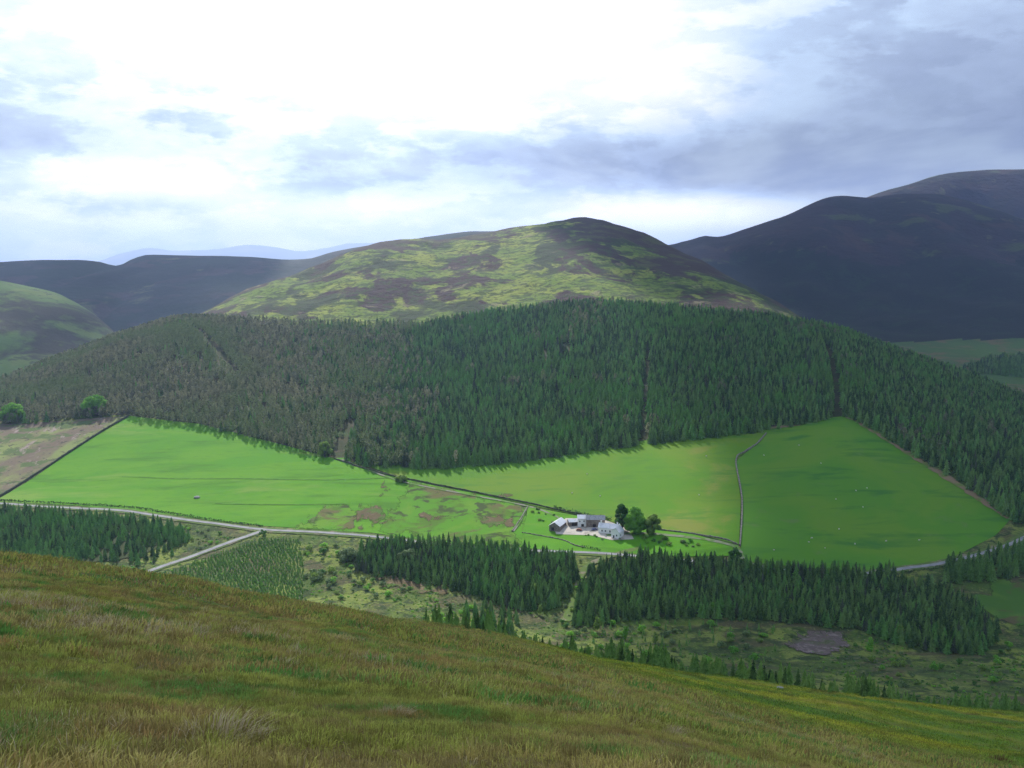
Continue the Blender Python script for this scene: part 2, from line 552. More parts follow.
def mt_mat(c):
    x, y, z = c[:, 0], c[:, 1], c[:, 2]
    m = np.zeros(len(c), int)
    n = fbm(x / 160, y / 160, 4, 7)
    m[(z > -150) | (y > 2300)] = 1
    m[(y > 2230 + n * 180 - x * 0.05) & (z < 10 + 120 * n)] = 1
    m[(z > 15 + (n - .5) * 120)] = 2
    m[(y < 2230 + (n - .5) * 220)] = 0
    return m


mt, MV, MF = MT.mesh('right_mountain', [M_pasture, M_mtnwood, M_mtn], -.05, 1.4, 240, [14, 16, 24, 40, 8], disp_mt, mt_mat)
PK = Loft([
    [(600, 300, 4300), (1900, 300, 4300)],
    [(700, 245, 5000), (800, 222, 5000), (860, 201, 5000), (880, 193, 5000), (910, 184, 5050), (935, 176, 5100), (960, 172, 5150), (990, 170, 5200), (1024, 169, 5200), (1100, 172, 5200), (1900, 200, 5200)],
    [(600, 260, 6200), (1900, 260, 6200)]])
def disp_pk(x, y, z):
    keep = 1 - np.exp(-((y - 5100) / 280.) ** 2) * .9
    return (np.abs(fbm(x / 400., y / 700., 4, 71) - .5) * 2 - .3) * 70 * keep
pk, PV, PF = PK.mesh('far_summit', [M_mtn], .15, 1.4, 130, [40, 10], disp_pk)
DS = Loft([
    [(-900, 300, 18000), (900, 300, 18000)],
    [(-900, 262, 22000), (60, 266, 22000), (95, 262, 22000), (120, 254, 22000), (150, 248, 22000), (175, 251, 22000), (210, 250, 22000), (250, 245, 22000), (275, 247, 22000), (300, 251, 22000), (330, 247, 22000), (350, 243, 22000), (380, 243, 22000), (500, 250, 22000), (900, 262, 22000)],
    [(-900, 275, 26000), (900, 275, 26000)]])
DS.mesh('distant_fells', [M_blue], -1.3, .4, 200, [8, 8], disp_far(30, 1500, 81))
mb = MB(); mb.add([(-14000, 500, -262), (14000, 500, -262), (14000, 26800, -262), (-14000, 26800, -262)], [(0, 1, 2, 3)])
tag(mb.build('low_ground', M_plain), kind='structure')
bvh_l = [BVHTree.FromPolygons(a.tolist(), b_.tolist()) for a, b_ in ((LV, LF_), (FLV, FLF), (MV, MF), (PV, PF))]


def gz(x, y):
    h = bvh_val.ray_cast(Vector((x, y, 2000)), Vector((0, 0, -1)))
    return h[0].z if h[0] is not None else -200.


def fz(x, y):
    h = bvh_fg.ray_cast(Vector((x, y, 2000)), Vector((0, 0, -1)))
    return h[0].z if h[0] is not None else -1000.


def land(x, y): return max(gz(x, y) if y > 200 else -1e3, fz(x, y) if y < 415 else -1e3)


def hit(px, py, bvh=None):
    d = Vector(ray(px, py)).normalized()
    h = (bvh or bvh_val).ray_cast(Vector((0, 0, 0)) + d * 260 if bvh is None else Vector((0, 0, 0)), d)
    if h[0] is None: raise ValueError(('no ground', px, py))
    return h[0]


def wpoly(pts):
    out = []
    for q in pts:
        if len(q) == 3: p = P(*q); out.append((p[0], p[1]))
        else: h = hit(*q); out.append((h.x, h.y))
    return out


def dense(pts, step):
    """world polyline resampled with smoothing"""
    pts = [Vector((p[0], p[1])) for p in pts]
    out = []
    for i in range(len(pts) - 1):
        p0 = pts[max(i - 1, 0)]; p1 = pts[i]; p2 = pts[i + 1]; p3 = pts[min(i + 2, len(pts) - 1)]
        n = max(1, int((p2 - p1).length / step))
        for k in range(n):
            t = k / n
            out.append(.5 * ((2 * p1) + (p2 - p0) * t + (2 * p0 - 5 * p1 + 4 * p2 - p3) * t * t + (3 * p1 - p0 - 3 * p2 + p3) * t ** 3))
    out.append(pts[-1])
    return out


# ------------------------------------------------------------------ sheets draped on the land
def drape_poly(name, poly, mat, cell=4., off=.2, fade=False):
    xs = [p[0] for p in poly]; ys = [p[1] for p in poly]
    x0, x1, y0, y1 = min(xs), max(xs), min(ys), max(ys)
    nx = int((x1 - x0) / cell) + 1; ny = int((y1 - y0) / cell) + 1
    verts = {}; V = []; Fc = []

    def vid(x, y):
        k = (round(x, 2), round(y, 2))
        if k not in verts:
            verts[k] = len(V); V.append((k[0], k[1], gz(*k) + off))
        return verts[k]

    def clip(pg, ax, lim, keep_less):
        out = []
        n = len(pg)
        for i in range(n):
            a, b_ = pg[i], pg[(i + 1) % n]
            ia = (a[ax] <= lim) if keep_less else (a[ax] >= lim)
            ib = (b_[ax] <= lim) if keep_less else (b_[ax] >= lim)
            if ia: out.append(a)
            if ia != ib:
                t = (lim - a[ax]) / (b_[ax] - a[ax])
                q = [0, 0]; q[ax] = lim; q[1 - ax] = a[1 - ax] + t * (b_[1 - ax] - a[1 - ax])
                out.append(tuple(q))
        return out
    for i in range(nx):
        cx0 = x0 + i * cell
        colp = clip(clip(poly, 0, cx0, False), 0, cx0 + cell, True)
        if len(colp) < 3: continue
        for j in range(ny):
            cy0 = y0 + j * cell
            pg = clip(clip(colp, 1, cy0, False), 1, cy0 + cell, True)
            if len(pg) < 3: continue
            ids = []
            for p in pg:
                k = vid(*p)
                if k not in ids: ids.append(k)
            if len(ids) >= 3: Fc.append(ids)
    me = mesh_of(name, V, Fc, mat, True)
    # keep every face looking up
    bm = bmesh.new(); bm.from_mesh(me)
    for f in bm.faces:
        if f.normal.z < 0: f.normal_flip()
    bm.to_mesh(me); bm.free()
    if fade:
        d = polydist(np.array([v.co.x for v in me.vertices]), np.array([v.co.y for v in me.vertices]), poly)
        a = me.attributes.new('inset', 'FLOAT', 'POINT'); a.data.foreach_set('value', d.astype(np.float32))
    return tag(link(name, me), kind='structure')


def faded(m, w, sc=.12):
    t = m.node_tree
    at = t.nodes.new('ShaderNodeAttribute'); at.attribute_name = 'inset'
    geo = t.nodes.new('ShaderNodeNewGeometry')
    n = noise(t, geo.outputs['Position'], sc, 6, .65, (1, .5, 1), .6)
    v = S(t, at.outputs['Fac']) * (1 / w) + (n - .5) * 7.
    f = smooth(t, v, .3, .9)
    tp = t.nodes.new('ShaderNodeBsdfTransparent'); mx = t.nodes.new('ShaderNodeMixShader')
    t.links.new(f.s, mx.inputs[0]); t.links.new(tp.outputs[0], mx.inputs[1])
    t.links.new(t.nodes['Principled BSDF'].outputs[0], mx.inputs[2])
    t.links.new(mx.outputs[0], t.nodes['Material Output'].inputs['Surface'])


def drape_strip(name, pts, width, mat, off=.35, step=4., zf=None, wob=0.):
    pl = dense(pts, step)
    V = []; Fc = []
    for i, p in enumerate(pl):
        a = pl[max(i - 1, 0)]; b_ = pl[min(i + 1, len(pl) - 1)]
        d = (b_ - a).normalized(); n = Vector((-d.y, d.x))
        w = width * (1 + wob * (random.random() - .5))
        for k in (-.5, -.17, .17, .5):
            q = p + n * w * k
            V.append((q.x, q.y, (zf or gz)(q.x, q.y) + off))
        if i:
            for k in range(3):
                o = (i - 1) * 4 + k
                Fc.append((o, o + 4, o + 5, o + 1))
    me = mesh_of(name, V, Fc, mat, True)
    bm = bmesh.new(); bm.from_mesh(me)
    for f in bm.faces:
        if f.normal.z < 0: f.normal_flip()
    bm.to_mesh(me); bm.free()
    return tag(link(name, me), kind='structure')


M_f1 = ground_mat('meadow_grass_bright', (.070, .225, .006),
                  [((.095, .245, .007), .013, .4, .62, 5, (1, 2.5, 1)), ((.055, .17, .005), .03, .5, .7, 5, (.5, 2, 1)),
                   ((.14, .25, .03), .012, .55, .7, 4, (.6, 2, 1)), ((.05, .15, .012), .3, .55, .75, 4, (.4, 1, 1), .5)], bump=(.4, .25))
M_f1b = ground_mat('meadow_with_rushes', (.075, .22, .007),
                   [((.11, .23, .014), .02, .45, .6, 5), ((.07, .15, .01), .05, .47, .60, 6),
                    ((.11, .10, .035), .03, .53, .62, 9), ((.045, .07, .015), .07, .53, .60, 9)], bump=(.5, .5))
M_f2 = ground_mat('grazed_meadow', (.078, .20, .007),
                  [((.11, .20, .012), .009, .42, .6, 5), ((.17, .20, .03), .012, .56, .7, 5), ((.065, .17, .014), .05, .5, .7, 5, (.5, 1.5, 1))], bump=(.4, .25))
M_f3 = ground_mat('grazed_field', (.072, .20, .012),
                  [((.10, .21, .014), .009, .45, .62, 5), ((.04, .145, .016), .03, .5, .7, 5, (.5, 1.7, 1)), ((.10, .18, .04), .05, .6, .75, 5)], bump=(.4, .25))
M_clear = ground_mat('felled_ground_with_brash', (.15, .115, .08),
                     [((.19, .23, .07), .02, .42, .58, 6, (1, .45, 1)), ((.08, .12, .035), .06, .50, .58, 7, (.6, 1, 1)), ((.28, .22, .19), .09, .58, .68, 6, (1, .4, 1)), ((.07, .06, .04), .16, .58, .66, 5)], bump=(.5, .8))
M_brash = ground_mat('brash_patch', (.11, .085, .075), [((.2, .165, .15), .25, .5, .65, 6), ((.08, .09, .04), .1, .52, .62, 6)], bump=(.6, .8))
M_brown = ground_mat('dead_bracken', (.11, .085, .04), [((.07, .13, .02), .06, .45, .56, 7), ((.19, .13, .08), .2, .55, .68, 5)], bump=(.6, .8))
M_f1c = ground_mat('rough_damp_field', (.05, .12, .015), [((.08, .15, .02), .03, .45, .6, 6), ((.09, .075, .035), .03, .54, .62, 7)], bump=(.4, .6))
faded(M_f1c, 5., .06); faded(M_f1b, 7., .05); faded(M_brown, 9., .09); faded(M_brash, 4., .2)
M_road = ground_mat('worn_tarmac_road', (.25, .25, .255), [((.19, .19, .2), .15, .45, .6, 5), ((.30, .29, .27), .5, .6, .7, 4)], rough=.8)
M_floor2 = ground_mat('dark_needle_litter', (.035, .05, .014), [((.06, .085, .02), .06, .5, .62, 5)]); faded(M_floor2, 2., .1)  # dark litter colour laid under the spruce blocks, edges faded out
M_verge = ground_mat('verge_gravel_and_grass', (.09, .14, .03), [((.19, .17, .11), .12, .54, .64, 6)])
M_track = ground_mat('gravel_track', (.20, .20, .15), [((.09, .18, .03), .08, .44, .56, 6)])
M_yard = ground_mat('farmyard_gravel', (.46, .42, .36), [((.3, .27, .22), .12, .5, .65, 5)])
M_strip = ground_mat('bare_edge_strip', (.22, .16, .09), [((.13, .17, .04), .08, .48, .6, 5)])
M_bank = ground_mat('mown_line', (.06, .16, .015), [((.09, .22, .02), .1, .5, .6, 4)])

drape_poly('meadow', wpoly([(-30, 512), (0, 498), (60, 459), (128, 416), (200, 424), (240, 434), (332, 458), (350, 458), (352, 466), (405, 479), (440, 487), (480, 494), (520, 504), (527, 516), (522, 530), (530, 548), (450, 543), (372, 533), (330, 531), (262, 526), (215, 521), (170, 515), (80, 506), (0, 502)]), M_f1)
drape_poly('rough_meadow', wpoly([(372, 532), (405, 479), (440, 487), (480, 494), (520, 504), (527, 516), (522, 530), (530, 548), (450, 543)]), M_f1b, off=.3, fade=True, cell=3.)
drape_poly('rushy_ground', wpoly([(292, 530), (320, 502), (350, 505), (372, 532), (335, 532)]), M_f1b, off=.42, fade=True, cell=3.)
drape_poly('middle_field', wpoly([(395, 476), (360, 464), (370, 460), (500, 458), (600, 446), (700, 434), (768, 428), (757, 444), (735, 460), (741, 500), (739, 545), (690, 533), (620, 524), (560, 512), (520, 503), (440, 486)]), M_f2, off=.36)
drape_poly('right_field', wpoly([(757, 444), (768, 428), (848, 416), (930, 468), (1010, 520), (995, 536), (945, 561), (905, 567), (860, 571), (800, 568), (745, 562), (741, 550), (742, 500), (736, 461)]), M_f3, off=.22)
drape_poly('farm_paddock', wpoly([(527, 507), (560, 513), (620, 525), (690, 534), (738, 546), (738, 556), (680, 557), (617, 553), (583, 553), (530, 549), (522, 532), (527, 516)]), M_f1, off=.48)
drape_poly('small_right_field', wpoly([(968, 600), (990, 580), (1060, 572), (1100, 640), (1024, 632), (990, 618)]), M_f1c, off=.3, cell=3., fade=True)
drape_poly('felled_ground', wpoly([(-60, 430), (0, 424), (126, 417), (60, 459), (0, 497), (-60, 530)]), M_clear, off=.25)
drape_poly('brash_patch', wpoly([(783, 645), (796, 631), (842, 630), (852, 646), (835, 658), (800, 655)]), M_brash, off=.5, cell=2., fade=True)
for q in ([(300, 524), (312, 509), (326, 507), (318, 528)], [(352, 520), (362, 505), (385, 507), (392, 520), (372, 527)],
          [(412, 519), (425, 513), (446, 516), (430, 525)], [(474, 522), (486, 517), (514, 515), (512, 526), (490, 528)],
          [(372, 498), (385, 482), (392, 490), (385, 500)], [(497, 497), (505, 492), (512, 496), (503, 500)],
          [(372, 576), (410, 574), (450, 588), (440, 596), (392, 590)]):
    w = wpoly(q)
    cx = sum(p[0] for p in w) / len(w); cy_ = sum(p[1] for p in w) / len(w)
    dn = []
    for i in range(len(w)):
        a, b_ = w[i], w[(i + 1) % len(w)]
        for k in range(6):
            t = k / 6; x = a[0] + (b_[0] - a[0]) * t; y = a[1] + (b_[1] - a[1]) * t
            s_ = 1.0 + .3 * random.random(); dn.append((cx + (x - cx) * s_, cy_ + (y - cy_) * s_))
    drape_poly('bracken_patch', dn, M_brown, off=.52, cell=2., fade=True)
drape_strip('field_edge_strip', wpoly([(849, 417), (930, 467), (1010, 519)]), 7, M_strip, off=.55, wob=.7)
drape_strip('field_edge_strip', wpoly([(700, 436), (740, 431), (775, 428), (800, 425)]), 5, M_strip, off=.6, wob=.7)
drape_strip('mown_line', wpoly([(122, 477), (200, 479), (300, 480), (395, 478)]), 1.6, M_bank, off=.4)
drape_strip('mown_line', wpoly([(215, 504), (300, 505), (350, 504)]), 1.4, M_bank, off=.45)
road_px = [(-150, 505), (-60, 503), (0, 504), (40, 507), (80, 509), (120, 511), (170, 518), (215, 524), (262, 530), (300, 532), (335, 534), (372, 537), (450, 546), (520, 551), (583, 553), (617, 555), (680, 561), (740, 564), (800, 573), (860, 575), (905, 569), (945, 563), (985, 553), (1010, 545), (1030, 536), (1060, 528)]
rw = wpoly(road_px)
drape_strip('road_verge', rw, 9, M_verge, off=.44, wob=.3)
drape_strip('road', rw, 3.4, M_road, off=.62)
r2 = wpoly([(264, 531), (235, 541), (195, 556), (160, 568), (135, 578), (105, 592)])
drape_strip('road_verge', r2, 7.5, M_verge, off=.48, wob=.3)
drape_strip('road', r2, 4.2, M_road, off=.68)
tk = wpoly([(606, 536), (640, 534), (690, 538), (725, 544), (738, 550), (742, 562)])
drape_strip('farm_track', tk, 4, M_track, off=.72, wob=.25)
drape_strip('farm_track', wpoly([(342, 460), (395, 480), (440, 490), (520, 505), (556, 517), (563, 526)]), 2.2, M_track, off=.6, wob=.3)
drape_strip('footpath', wpoly([(527, 508), (520, 522), (513, 532)]), 2.2, M_track, off=.7)
drape_poly('farmyard', wpoly([(554, 526), (566, 519), (600, 519), (628, 529), (634, 540), (612, 541), (590, 536), (556, 535)]), M_yard, off=.66, cell=3)
drape_strip('forest_ride_track', wpoly([(640, 548), (600, 560), (583, 572), (575, 600), (566, 622)]), 5, M_verge, off=.5, wob=.5)

# ------------------------------------------------------------------ plants
M_spruce = leaf_mat('spruce_needles', (.018, .055, .021), (.19, .32, .09), (.11, .26, .045), .45, .012, pn=(.5, .68))
M_spruceb = leaf_mat('bright_spruce_needles', (.06, .16, .05), (.20, .38, .10), (.13, .32, .06), .5, .012)
M_spruced = leaf_mat('dull_spruce_needles', (.035, .055, .03), (.10, .13, .07), None, .35)
M_larch = leaf_mat('grey_larch_foliage', (.065, .09, .05), (.25, .26, .15), (.11, .19, .06), .45, .009)
M_young = leaf_mat('young_spruce_needles', (.12, .26, .06), (.30, .46, .13), (.20, .38, .09), .55, .03)
M_broad = leaf_mat('broadleaf_foliage', (.10, .28, .03), (.21, .45, .06), None, .55)
M_broadd = leaf_mat('dark_broadleaf_foliage', (.05, .14, .03), (.11, .25, .05), None, .5)
M_broado = leaf_mat('olive_broadleaf_foliage', (.15, .25, .05), (.22, .33, .07), None, .5)
M_pale = leaf_mat('pale_willow_foliage', (.12, .19, .07), (.16, .23, .09), None, .3)
M_bark = ground_mat('bark', (.09, .07, .05), [((.05, .04, .03), 3., .45, .6)])


def conifer(seed, tiers, m, rmax, base=.1, tip=.0, jit=.18, shape=.9):
    """unit-height conifer crown: drooping, ragged skirts of branches"""
    r = random.Random(seed); b = MB()
    for i in range(tiers):
        f0 = i / tiers
        rad0 = rmax * (1 - f0) ** shape + .012
        z0 = base + (1 - base) * f0
        zt = min(1., z0 + (1 - base) / tiers * 1.0 + rad0 * .42)
        rad = rmax * (1 - f0) ** shape + .012
        ph = r.random() * 6.28
        ring = []
        for k in range(2 * m):
            a = ph + math.pi * k / m + r.uniform(-.08, .08)
            rr = rad * (1 if k % 2 == 0 else .52) * r.uniform(1 - jit, 1 + jit)
            ring.append((rr * math.cos(a), rr * math.sin(a), z0 + (0 if k % 2 == 0 else .03) - .02 * r.random()))
        b.add(ring + [(r.uniform(-.01, .01), r.uniform(-.01, .01), zt)], [(k, (k + 1) % (2 * m), 2 * m) for k in range(2 * m)])
    b.add([(-.01, 0, .9), (.01, 0, .9), (0, 0, 1.04)], [(0, 1, 2)])
    return b


def larchy(seed):
    """unit-height open, rounded crown made of small sprays"""
    r = random.Random(seed); b = MB()
    for i in range(95):
        h = .25 + .75 * r.random() ** .8
        rad = .20 * (1 - ((h - .45) / .6) ** 2 if h > .45 else 1 - ((.45 - h) / .35) ** 2 * .6)
        a = r.random() * 6.28; rr = max(.01, rad) * math.sqrt(r.uniform(.15, 1))
        c = Vector((rr * math.cos(a), rr * math.sin(a), h))
        s = r.uniform(.045, .085)
        u = Vector((r.gauss(0, 1), r.gauss(0, 1), r.gauss(0, .5))).normalized(); w = u.cross(Vector((r.gauss(0, 1), r.gauss(0, 1), r.gauss(0, 1))).normalized())
        b.add([c + u * s, c + w * s * .7 - u * s * .3, c - u * s * .8 - Vector((0, 0, .02)), c - w * s * .7], [(0, 1, 2, 3)])
    return b


def leafy(seed, blobs, n, size, sx=1.):
    r = random.Random(seed); b = MB()
    for (cx, cy, cz, rad) in blobs:
        for i in range(int(n * rad * rad)):
            d = Vector((r.gauss(0, 1), r.gauss(0, 1), r.gauss(0, 1))).normalized()
            q = rad * (r.uniform(.72, 1.08) if r.random() < .8 else r.uniform(.2, .8))
            c = Vector((cx, cy, cz)) + Vector((d.x * q, d.y * q, d.z * q * .85))
            s = size * r.uniform(.6, 1.4)
            u = (d.orthogonal().normalized() + Vector((r.gauss(0, .4), r.gauss(0, .4), r.gauss(0, .4)))).normalized()
            w = d.cross(u).normalized() + d * r.uniform(-.5, .5)
            b.add([c + u * s, c + w * s * .8, c - u * s * .9, c - w * s * .7], [(0, 1, 2, 3)])
    return b


trunk = MB(); trunk.tube((0, 0, -.03), (0, 0, .35), .016, .010, 6)
spr_me = [conifer(10 + k, 11, 7, (.21, .25, .19, .28, .23)[k], .06, jit=.26, shape=(.9, .75, 1., .7, .85)[k]).mesh('spruce_crown', M_spruce) for k in range(5)]
spr_me += [conifer(16 + k, 10, 7, .27, .04, jit=.3, shape=.75).mesh('spruce_crown', M_spruceb) for k in range(2)] + [conifer(19, 11, 7, .22, .08, jit=.3).mesh('spruce_crown', M_spruced)]
spr_low = [conifer(30 + k, 8, 6, (.22, .26, .19, .29, .24)[k], .04, jit=.32, shape=(.9, .75, 1., .7, .85)[k]).mesh('spruce_crown_far', M_spruce) for k in range(5)]
spr_low += [conifer(36 + k, 8, 6, .28, .04, jit=.32, shape=.75).mesh('spruce_crown_far', M_spruceb) for k in range(2)] + [conifer(39, 8, 6, .22, .08, jit=.32).mesh('spruce_crown_far', M_spruced)]
lar_me = [larchy(50 + k).mesh('larch_crown', M_larch) for k in range(5)]
yng_me = [conifer(70 + k, 6, 6, .27, .0, jit=.25).mesh('young_spruce_crown', M_young) for k in range(3)]
lin_me = [conifer(80 + k, 9, 8, .24, .02, jit=.3).mesh('sapling_crown', M_spruce if k == 1 else M_young) for k in range(4)]
trunk_me = trunk.mesh('trunk', M_bark)


# geometry-nodes scatter: one object, one point per plant
def scatter(name, pts, protos, label, cat):
    """pts: rows of x y z height rot index"""
    pts = np.asarray(pts, float)
    me = bpy.data.meshes.new(name)
    me.from_pydata(pts[:, :3].tolist(), [], [])
    for nm, col, ty in (('size', 3, 'FLOAT'), ('turn', 4, 'FLOAT'), ('pick', 5, 'INT')):
        at = me.attributes.new(nm, ty, 'POINT')
        at.data.foreach_set('value', pts[:, col].astype(np.int32 if ty == 'INT' else np.float32))
    o = link(name, me)
    g = bpy.data.node_groups.new(name, 'GeometryNodeTree')
    g.interface.new_socket('Geometry', in_out='INPUT', socket_type='NodeSocketGeometry')
    g.interface.new_socket('Geometry', in_out='OUTPUT', socket_type='NodeSocketGeometry')
    gi = g.nodes.new('NodeGroupInput'); go = g.nodes.new('NodeGroupOutput')
    m2p = g.nodes.new('GeometryNodeMeshToPoints')
    g.links.new(gi.outputs[0], m2p.inputs[0])
    jn = g.nodes.new('GeometryNodeJoinGeometry')
    for p in reversed(protos):
        oi = g.nodes.new('GeometryNodeObjectInfo'); oi.inputs['Object'].default_value = p
        oi.inputs['As Instance'].default_value = True
        g.links.new(oi.outputs['Geometry'], jn.inputs[0])
    iop = g.nodes.new('GeometryNodeInstanceOnPoints')
    g.links.new(m2p.outputs[0], iop.inputs['Points']); g.links.new(jn.outputs[0], iop.inputs['Instance'])
    iop.inputs['Pick Instance'].default_value = True

    def attr(n_, ty):
        a = g.nodes.new('GeometryNodeInputNamedAttribute'); a.data_type = ty; a.inputs['Name'].default_value = n_
        return a.outputs[0]
    g.links.new(attr('pick', 'INT'), iop.inputs['Instance Index'])
    cx = g.nodes.new('ShaderNodeCombineXYZ'); g.links.new(attr('turn', 'FLOAT'), cx.inputs[2])
    g.links.new(cx.outputs[0], iop.inputs['Rotation'])
    c2 = g.nodes.new('ShaderNodeCombineXYZ'); sz = attr('size', 'FLOAT')
    for k in range(3): g.links.new(sz, c2.inputs[k])
    g.links.new(c2.outputs[0], iop.inputs['Scale'])
    g.links.new(iop.outputs[0], go.inputs[0])
    md = o.modifiers.new('scatter', 'NODES'); md.node_group = g
    return tag(o, label, cat, kind='stuff')


def protos(meshes): return [bpy.data.objects.new(m.name, m) for m in meshes]


def fill(poly, sp, hlo, hhi, hole=None, dens=None, ang=.0, jit=.32, nv=5):
    poly = wpoly(poly) if len(poly[0]) != 2 or abs(poly[0][0]) < 3000 and poly is not None and not isinstance(poly, tuple) else list(poly)
    xs = [p[0] for p in poly]; ys = [p[1] for p in poly]
    cx, cy = (min(xs) + max(xs)) / 2, (min(ys) + max(ys)) / 2
    rad = math.hypot(max(xs) - min(xs), max(ys) - min(ys)) / 2
    n = int(rad / sp) + 1
    g = np.arange(-n, n + 1) * sp
    X, Y = np.meshgrid(g, g)
    X = X.ravel(); Y = Y.ravel()
    ca, sa = math.cos(ang), math.sin(ang)
    X, Y = X * ca - Y * sa + cx, X * sa + Y * ca + cy
    X = X + rng.uniform(-jit, jit, X.shape) * sp; Y = Y + rng.uniform(-jit, jit, X.shape) * sp
    k = inpoly_np(X, Y, poly)
    X = X[k]; Y = Y[k]
    if dens is not None:
        k = rng.random(len(X)) < dens(X, Y); X = X[k]; Y = Y[k]
    if hole:
        for h_ in hole:
            k = ~inpoly_np(X, Y, h_); X = X[k]; Y = Y[k]
    hmod = fbm(X / 70., Y / 70., 3, 91)
    out = []
    for x, y, hm in zip(X, Y, hmod):
        h = (hlo + (hhi - hlo) * (.4 * hm + .6 * random.random()))
        out.append((x, y, land(x, y) - .15, h, random.random() * 6.28, random.randrange(nv)))
    return out


def strip_poly(pts, w):
    pl = [Vector(p) for p in wpoly(pts)]
    L = []; Rr = []
    for i, p in enumerate(pl):
        d = (pl[min(i + 1, len(pl) - 1)] - pl[max(i - 1, 0)]).normalized(); n = Vector((-d.y, d.x))
        L.append(tuple(p + n * w / 2)); Rr.append(tuple(p - n * w / 2))
    return L + Rr[::-1]


rides = [strip_poly([(643, 450), (645, 400), (648, 352)], 7), strip_poly([(838, 420), (836, 380), (826, 345)], 9),
         strip_poly([(570, 345), (500, 360), (430, 352)], 8),
         strip_poly([(600, 335), (660, 350), (720, 345)], 6),
         strip_poly([(332, 470), (345, 440), (352, 420)], 12)]
gapf = lambda X, Y: np.where(fbm(X / 35., Y / 35., 3, 55) > .31, .97, .35)

hill = fill([(362, 466), (372, 468), (440, 470), (520, 463), (600, 451), (700, 440), (770, 432), (848, 417), (930, 466), (1010, 519), (1090, 560), (1300, 560),
             (1300, 470, 1130), (1200, 450, 1140), (1024, 402, 1200), (950, 374, 1250), (900, 357, 1290), (850, 338, 1330), (800, 327, 1370), (700, 316, 1400), (600, 309, 1420), (500, 318, 1420), (430, 330, 1400), (395, 345), (378, 372), (368, 420)],
            4.5, 9, 16.5, hole=rides, dens=gapf, ang=.3, jit=.42)
larch = fill([(-100, 432), (0, 426), (126, 418), (200, 428), (240, 438), (335, 461), (362, 466), (368, 420), (378, 372), (395, 345), (430, 330, 1400), (395, 327, 1410), (300, 328, 1420), (205, 324, 1420), (190, 322, 1430), (130, 337, 1390), (60, 362, 1340), (0, 384, 1300), (-100, 400, 1280)],
             4.9, 8, 14.5, hole=[rides[4], strip_poly([(195, 330), (215, 350), (235, 375)], 12)], dens=lambda X, Y: np.where(fbm(X / 40., Y / 40., 3, 57) > .34, .95, .45), ang=.1)
# a share of spruce among the larches near their common edge
mix = []; keep = []
for p in larch:
    px, py = proj(p[:3])
    k = float(sstep(230, 400, np.array(px))) + (float(fbm(np.array(p[0] / 45.), np.array(p[1] / 60.), 3, 19)) - .5) * 1.6
    (mix if random.random() < .06 + .42 * k else keep).append(p)
h2 = []
for p in hill:
    px, py = proj(p[:3]); k = (float(fbm(np.array(p[0] / 45.), np.array(p[1] / 60.), 3, 19)) - .5) * 1.8
    (keep if random.random() < (1 - float(sstep(350, 440, np.array(px)))) * .8 - k * .5 - .06 else h2).append(p)
larch = keep; hill = h2 + mix
blk_left = fill([(-60, 508), (0, 509), (60, 515), (120, 519), (165, 526), (186, 532), (182, 545), (150, 558), (120, 564), (60, 566), (-60, 572), (-120, 540)], 3.7, 4.5, 10, dens=gapf, ang=.5, jit=.42)
edge_l = fill([(150, 556), (172, 535), (195, 540), (165, 560), (130, 568)], 9, 5, 9)
blk_mid = fill([(354, 572), (362, 548), (400, 543), (450, 546), (520, 552), (575, 560), (578, 580), (560, 608), (530, 612), (490, 601), (440, 588), (400, 580)], 3.5, 6, 12, ang=.2, jit=.42)
blk_right = fill([(572, 628), (577, 600), (590, 568), (617, 561), (680, 566), (720, 567), (725, 575), (745, 570), (800, 577), (870, 580), (930, 586), (975, 606), (1000, 636), (985, 655), (950, 655), (880, 640), (850, 628), (770, 622), (700, 618), (640, 620)], 3.5, 5.5, 11, ang=.15, jit=.42,
                 dens=lambda X, Y: np.where(fbm(X / 35., Y / 35., 3, 58) > .25, .98, .5))
blk_back = fill([(940, 586), (950, 568), (985, 562), (1010, 555), (1040, 545), (1060, 560), (1030, 575), (985, 582)], 5.0, 9, 15)
clump_low = fill([(462, 606), (500, 604), (525, 622), (505, 640), (468, 634)], 5., 5, 9, dens=lambda X, Y: .8)
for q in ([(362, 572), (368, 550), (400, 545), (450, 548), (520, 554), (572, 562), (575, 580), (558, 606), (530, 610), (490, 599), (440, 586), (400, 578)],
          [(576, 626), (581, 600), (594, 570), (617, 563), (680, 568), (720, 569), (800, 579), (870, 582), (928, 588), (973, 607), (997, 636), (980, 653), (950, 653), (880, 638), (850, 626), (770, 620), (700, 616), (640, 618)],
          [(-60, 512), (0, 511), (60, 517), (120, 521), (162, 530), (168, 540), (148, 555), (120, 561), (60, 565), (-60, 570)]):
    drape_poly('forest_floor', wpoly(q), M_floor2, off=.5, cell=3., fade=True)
back_row = fill([(632, 560), (680, 565), (730, 569), (748, 570), (800, 576), (870, 579), (893, 577), (897, 584), (800, 585), (730, 578), (640, 569)], 3.4, 9, 14.5, ang=.15, jit=.42)
blk_right += back_row
def respecies(pts, pb, pd):
    out = []
    for p in pts:
        r_ = random.random(); patch = float(fbm(np.array(p[0] / 28.), np.array(p[1] / 28.), 3, 23))
        k = p[5]
        if r_ < pb * (2.2 if patch > .55 else .5): k = random.choice((5, 6))
        elif r_ > 1 - pd: k = 7
        out.append(p[:5] + (k,))
    return out


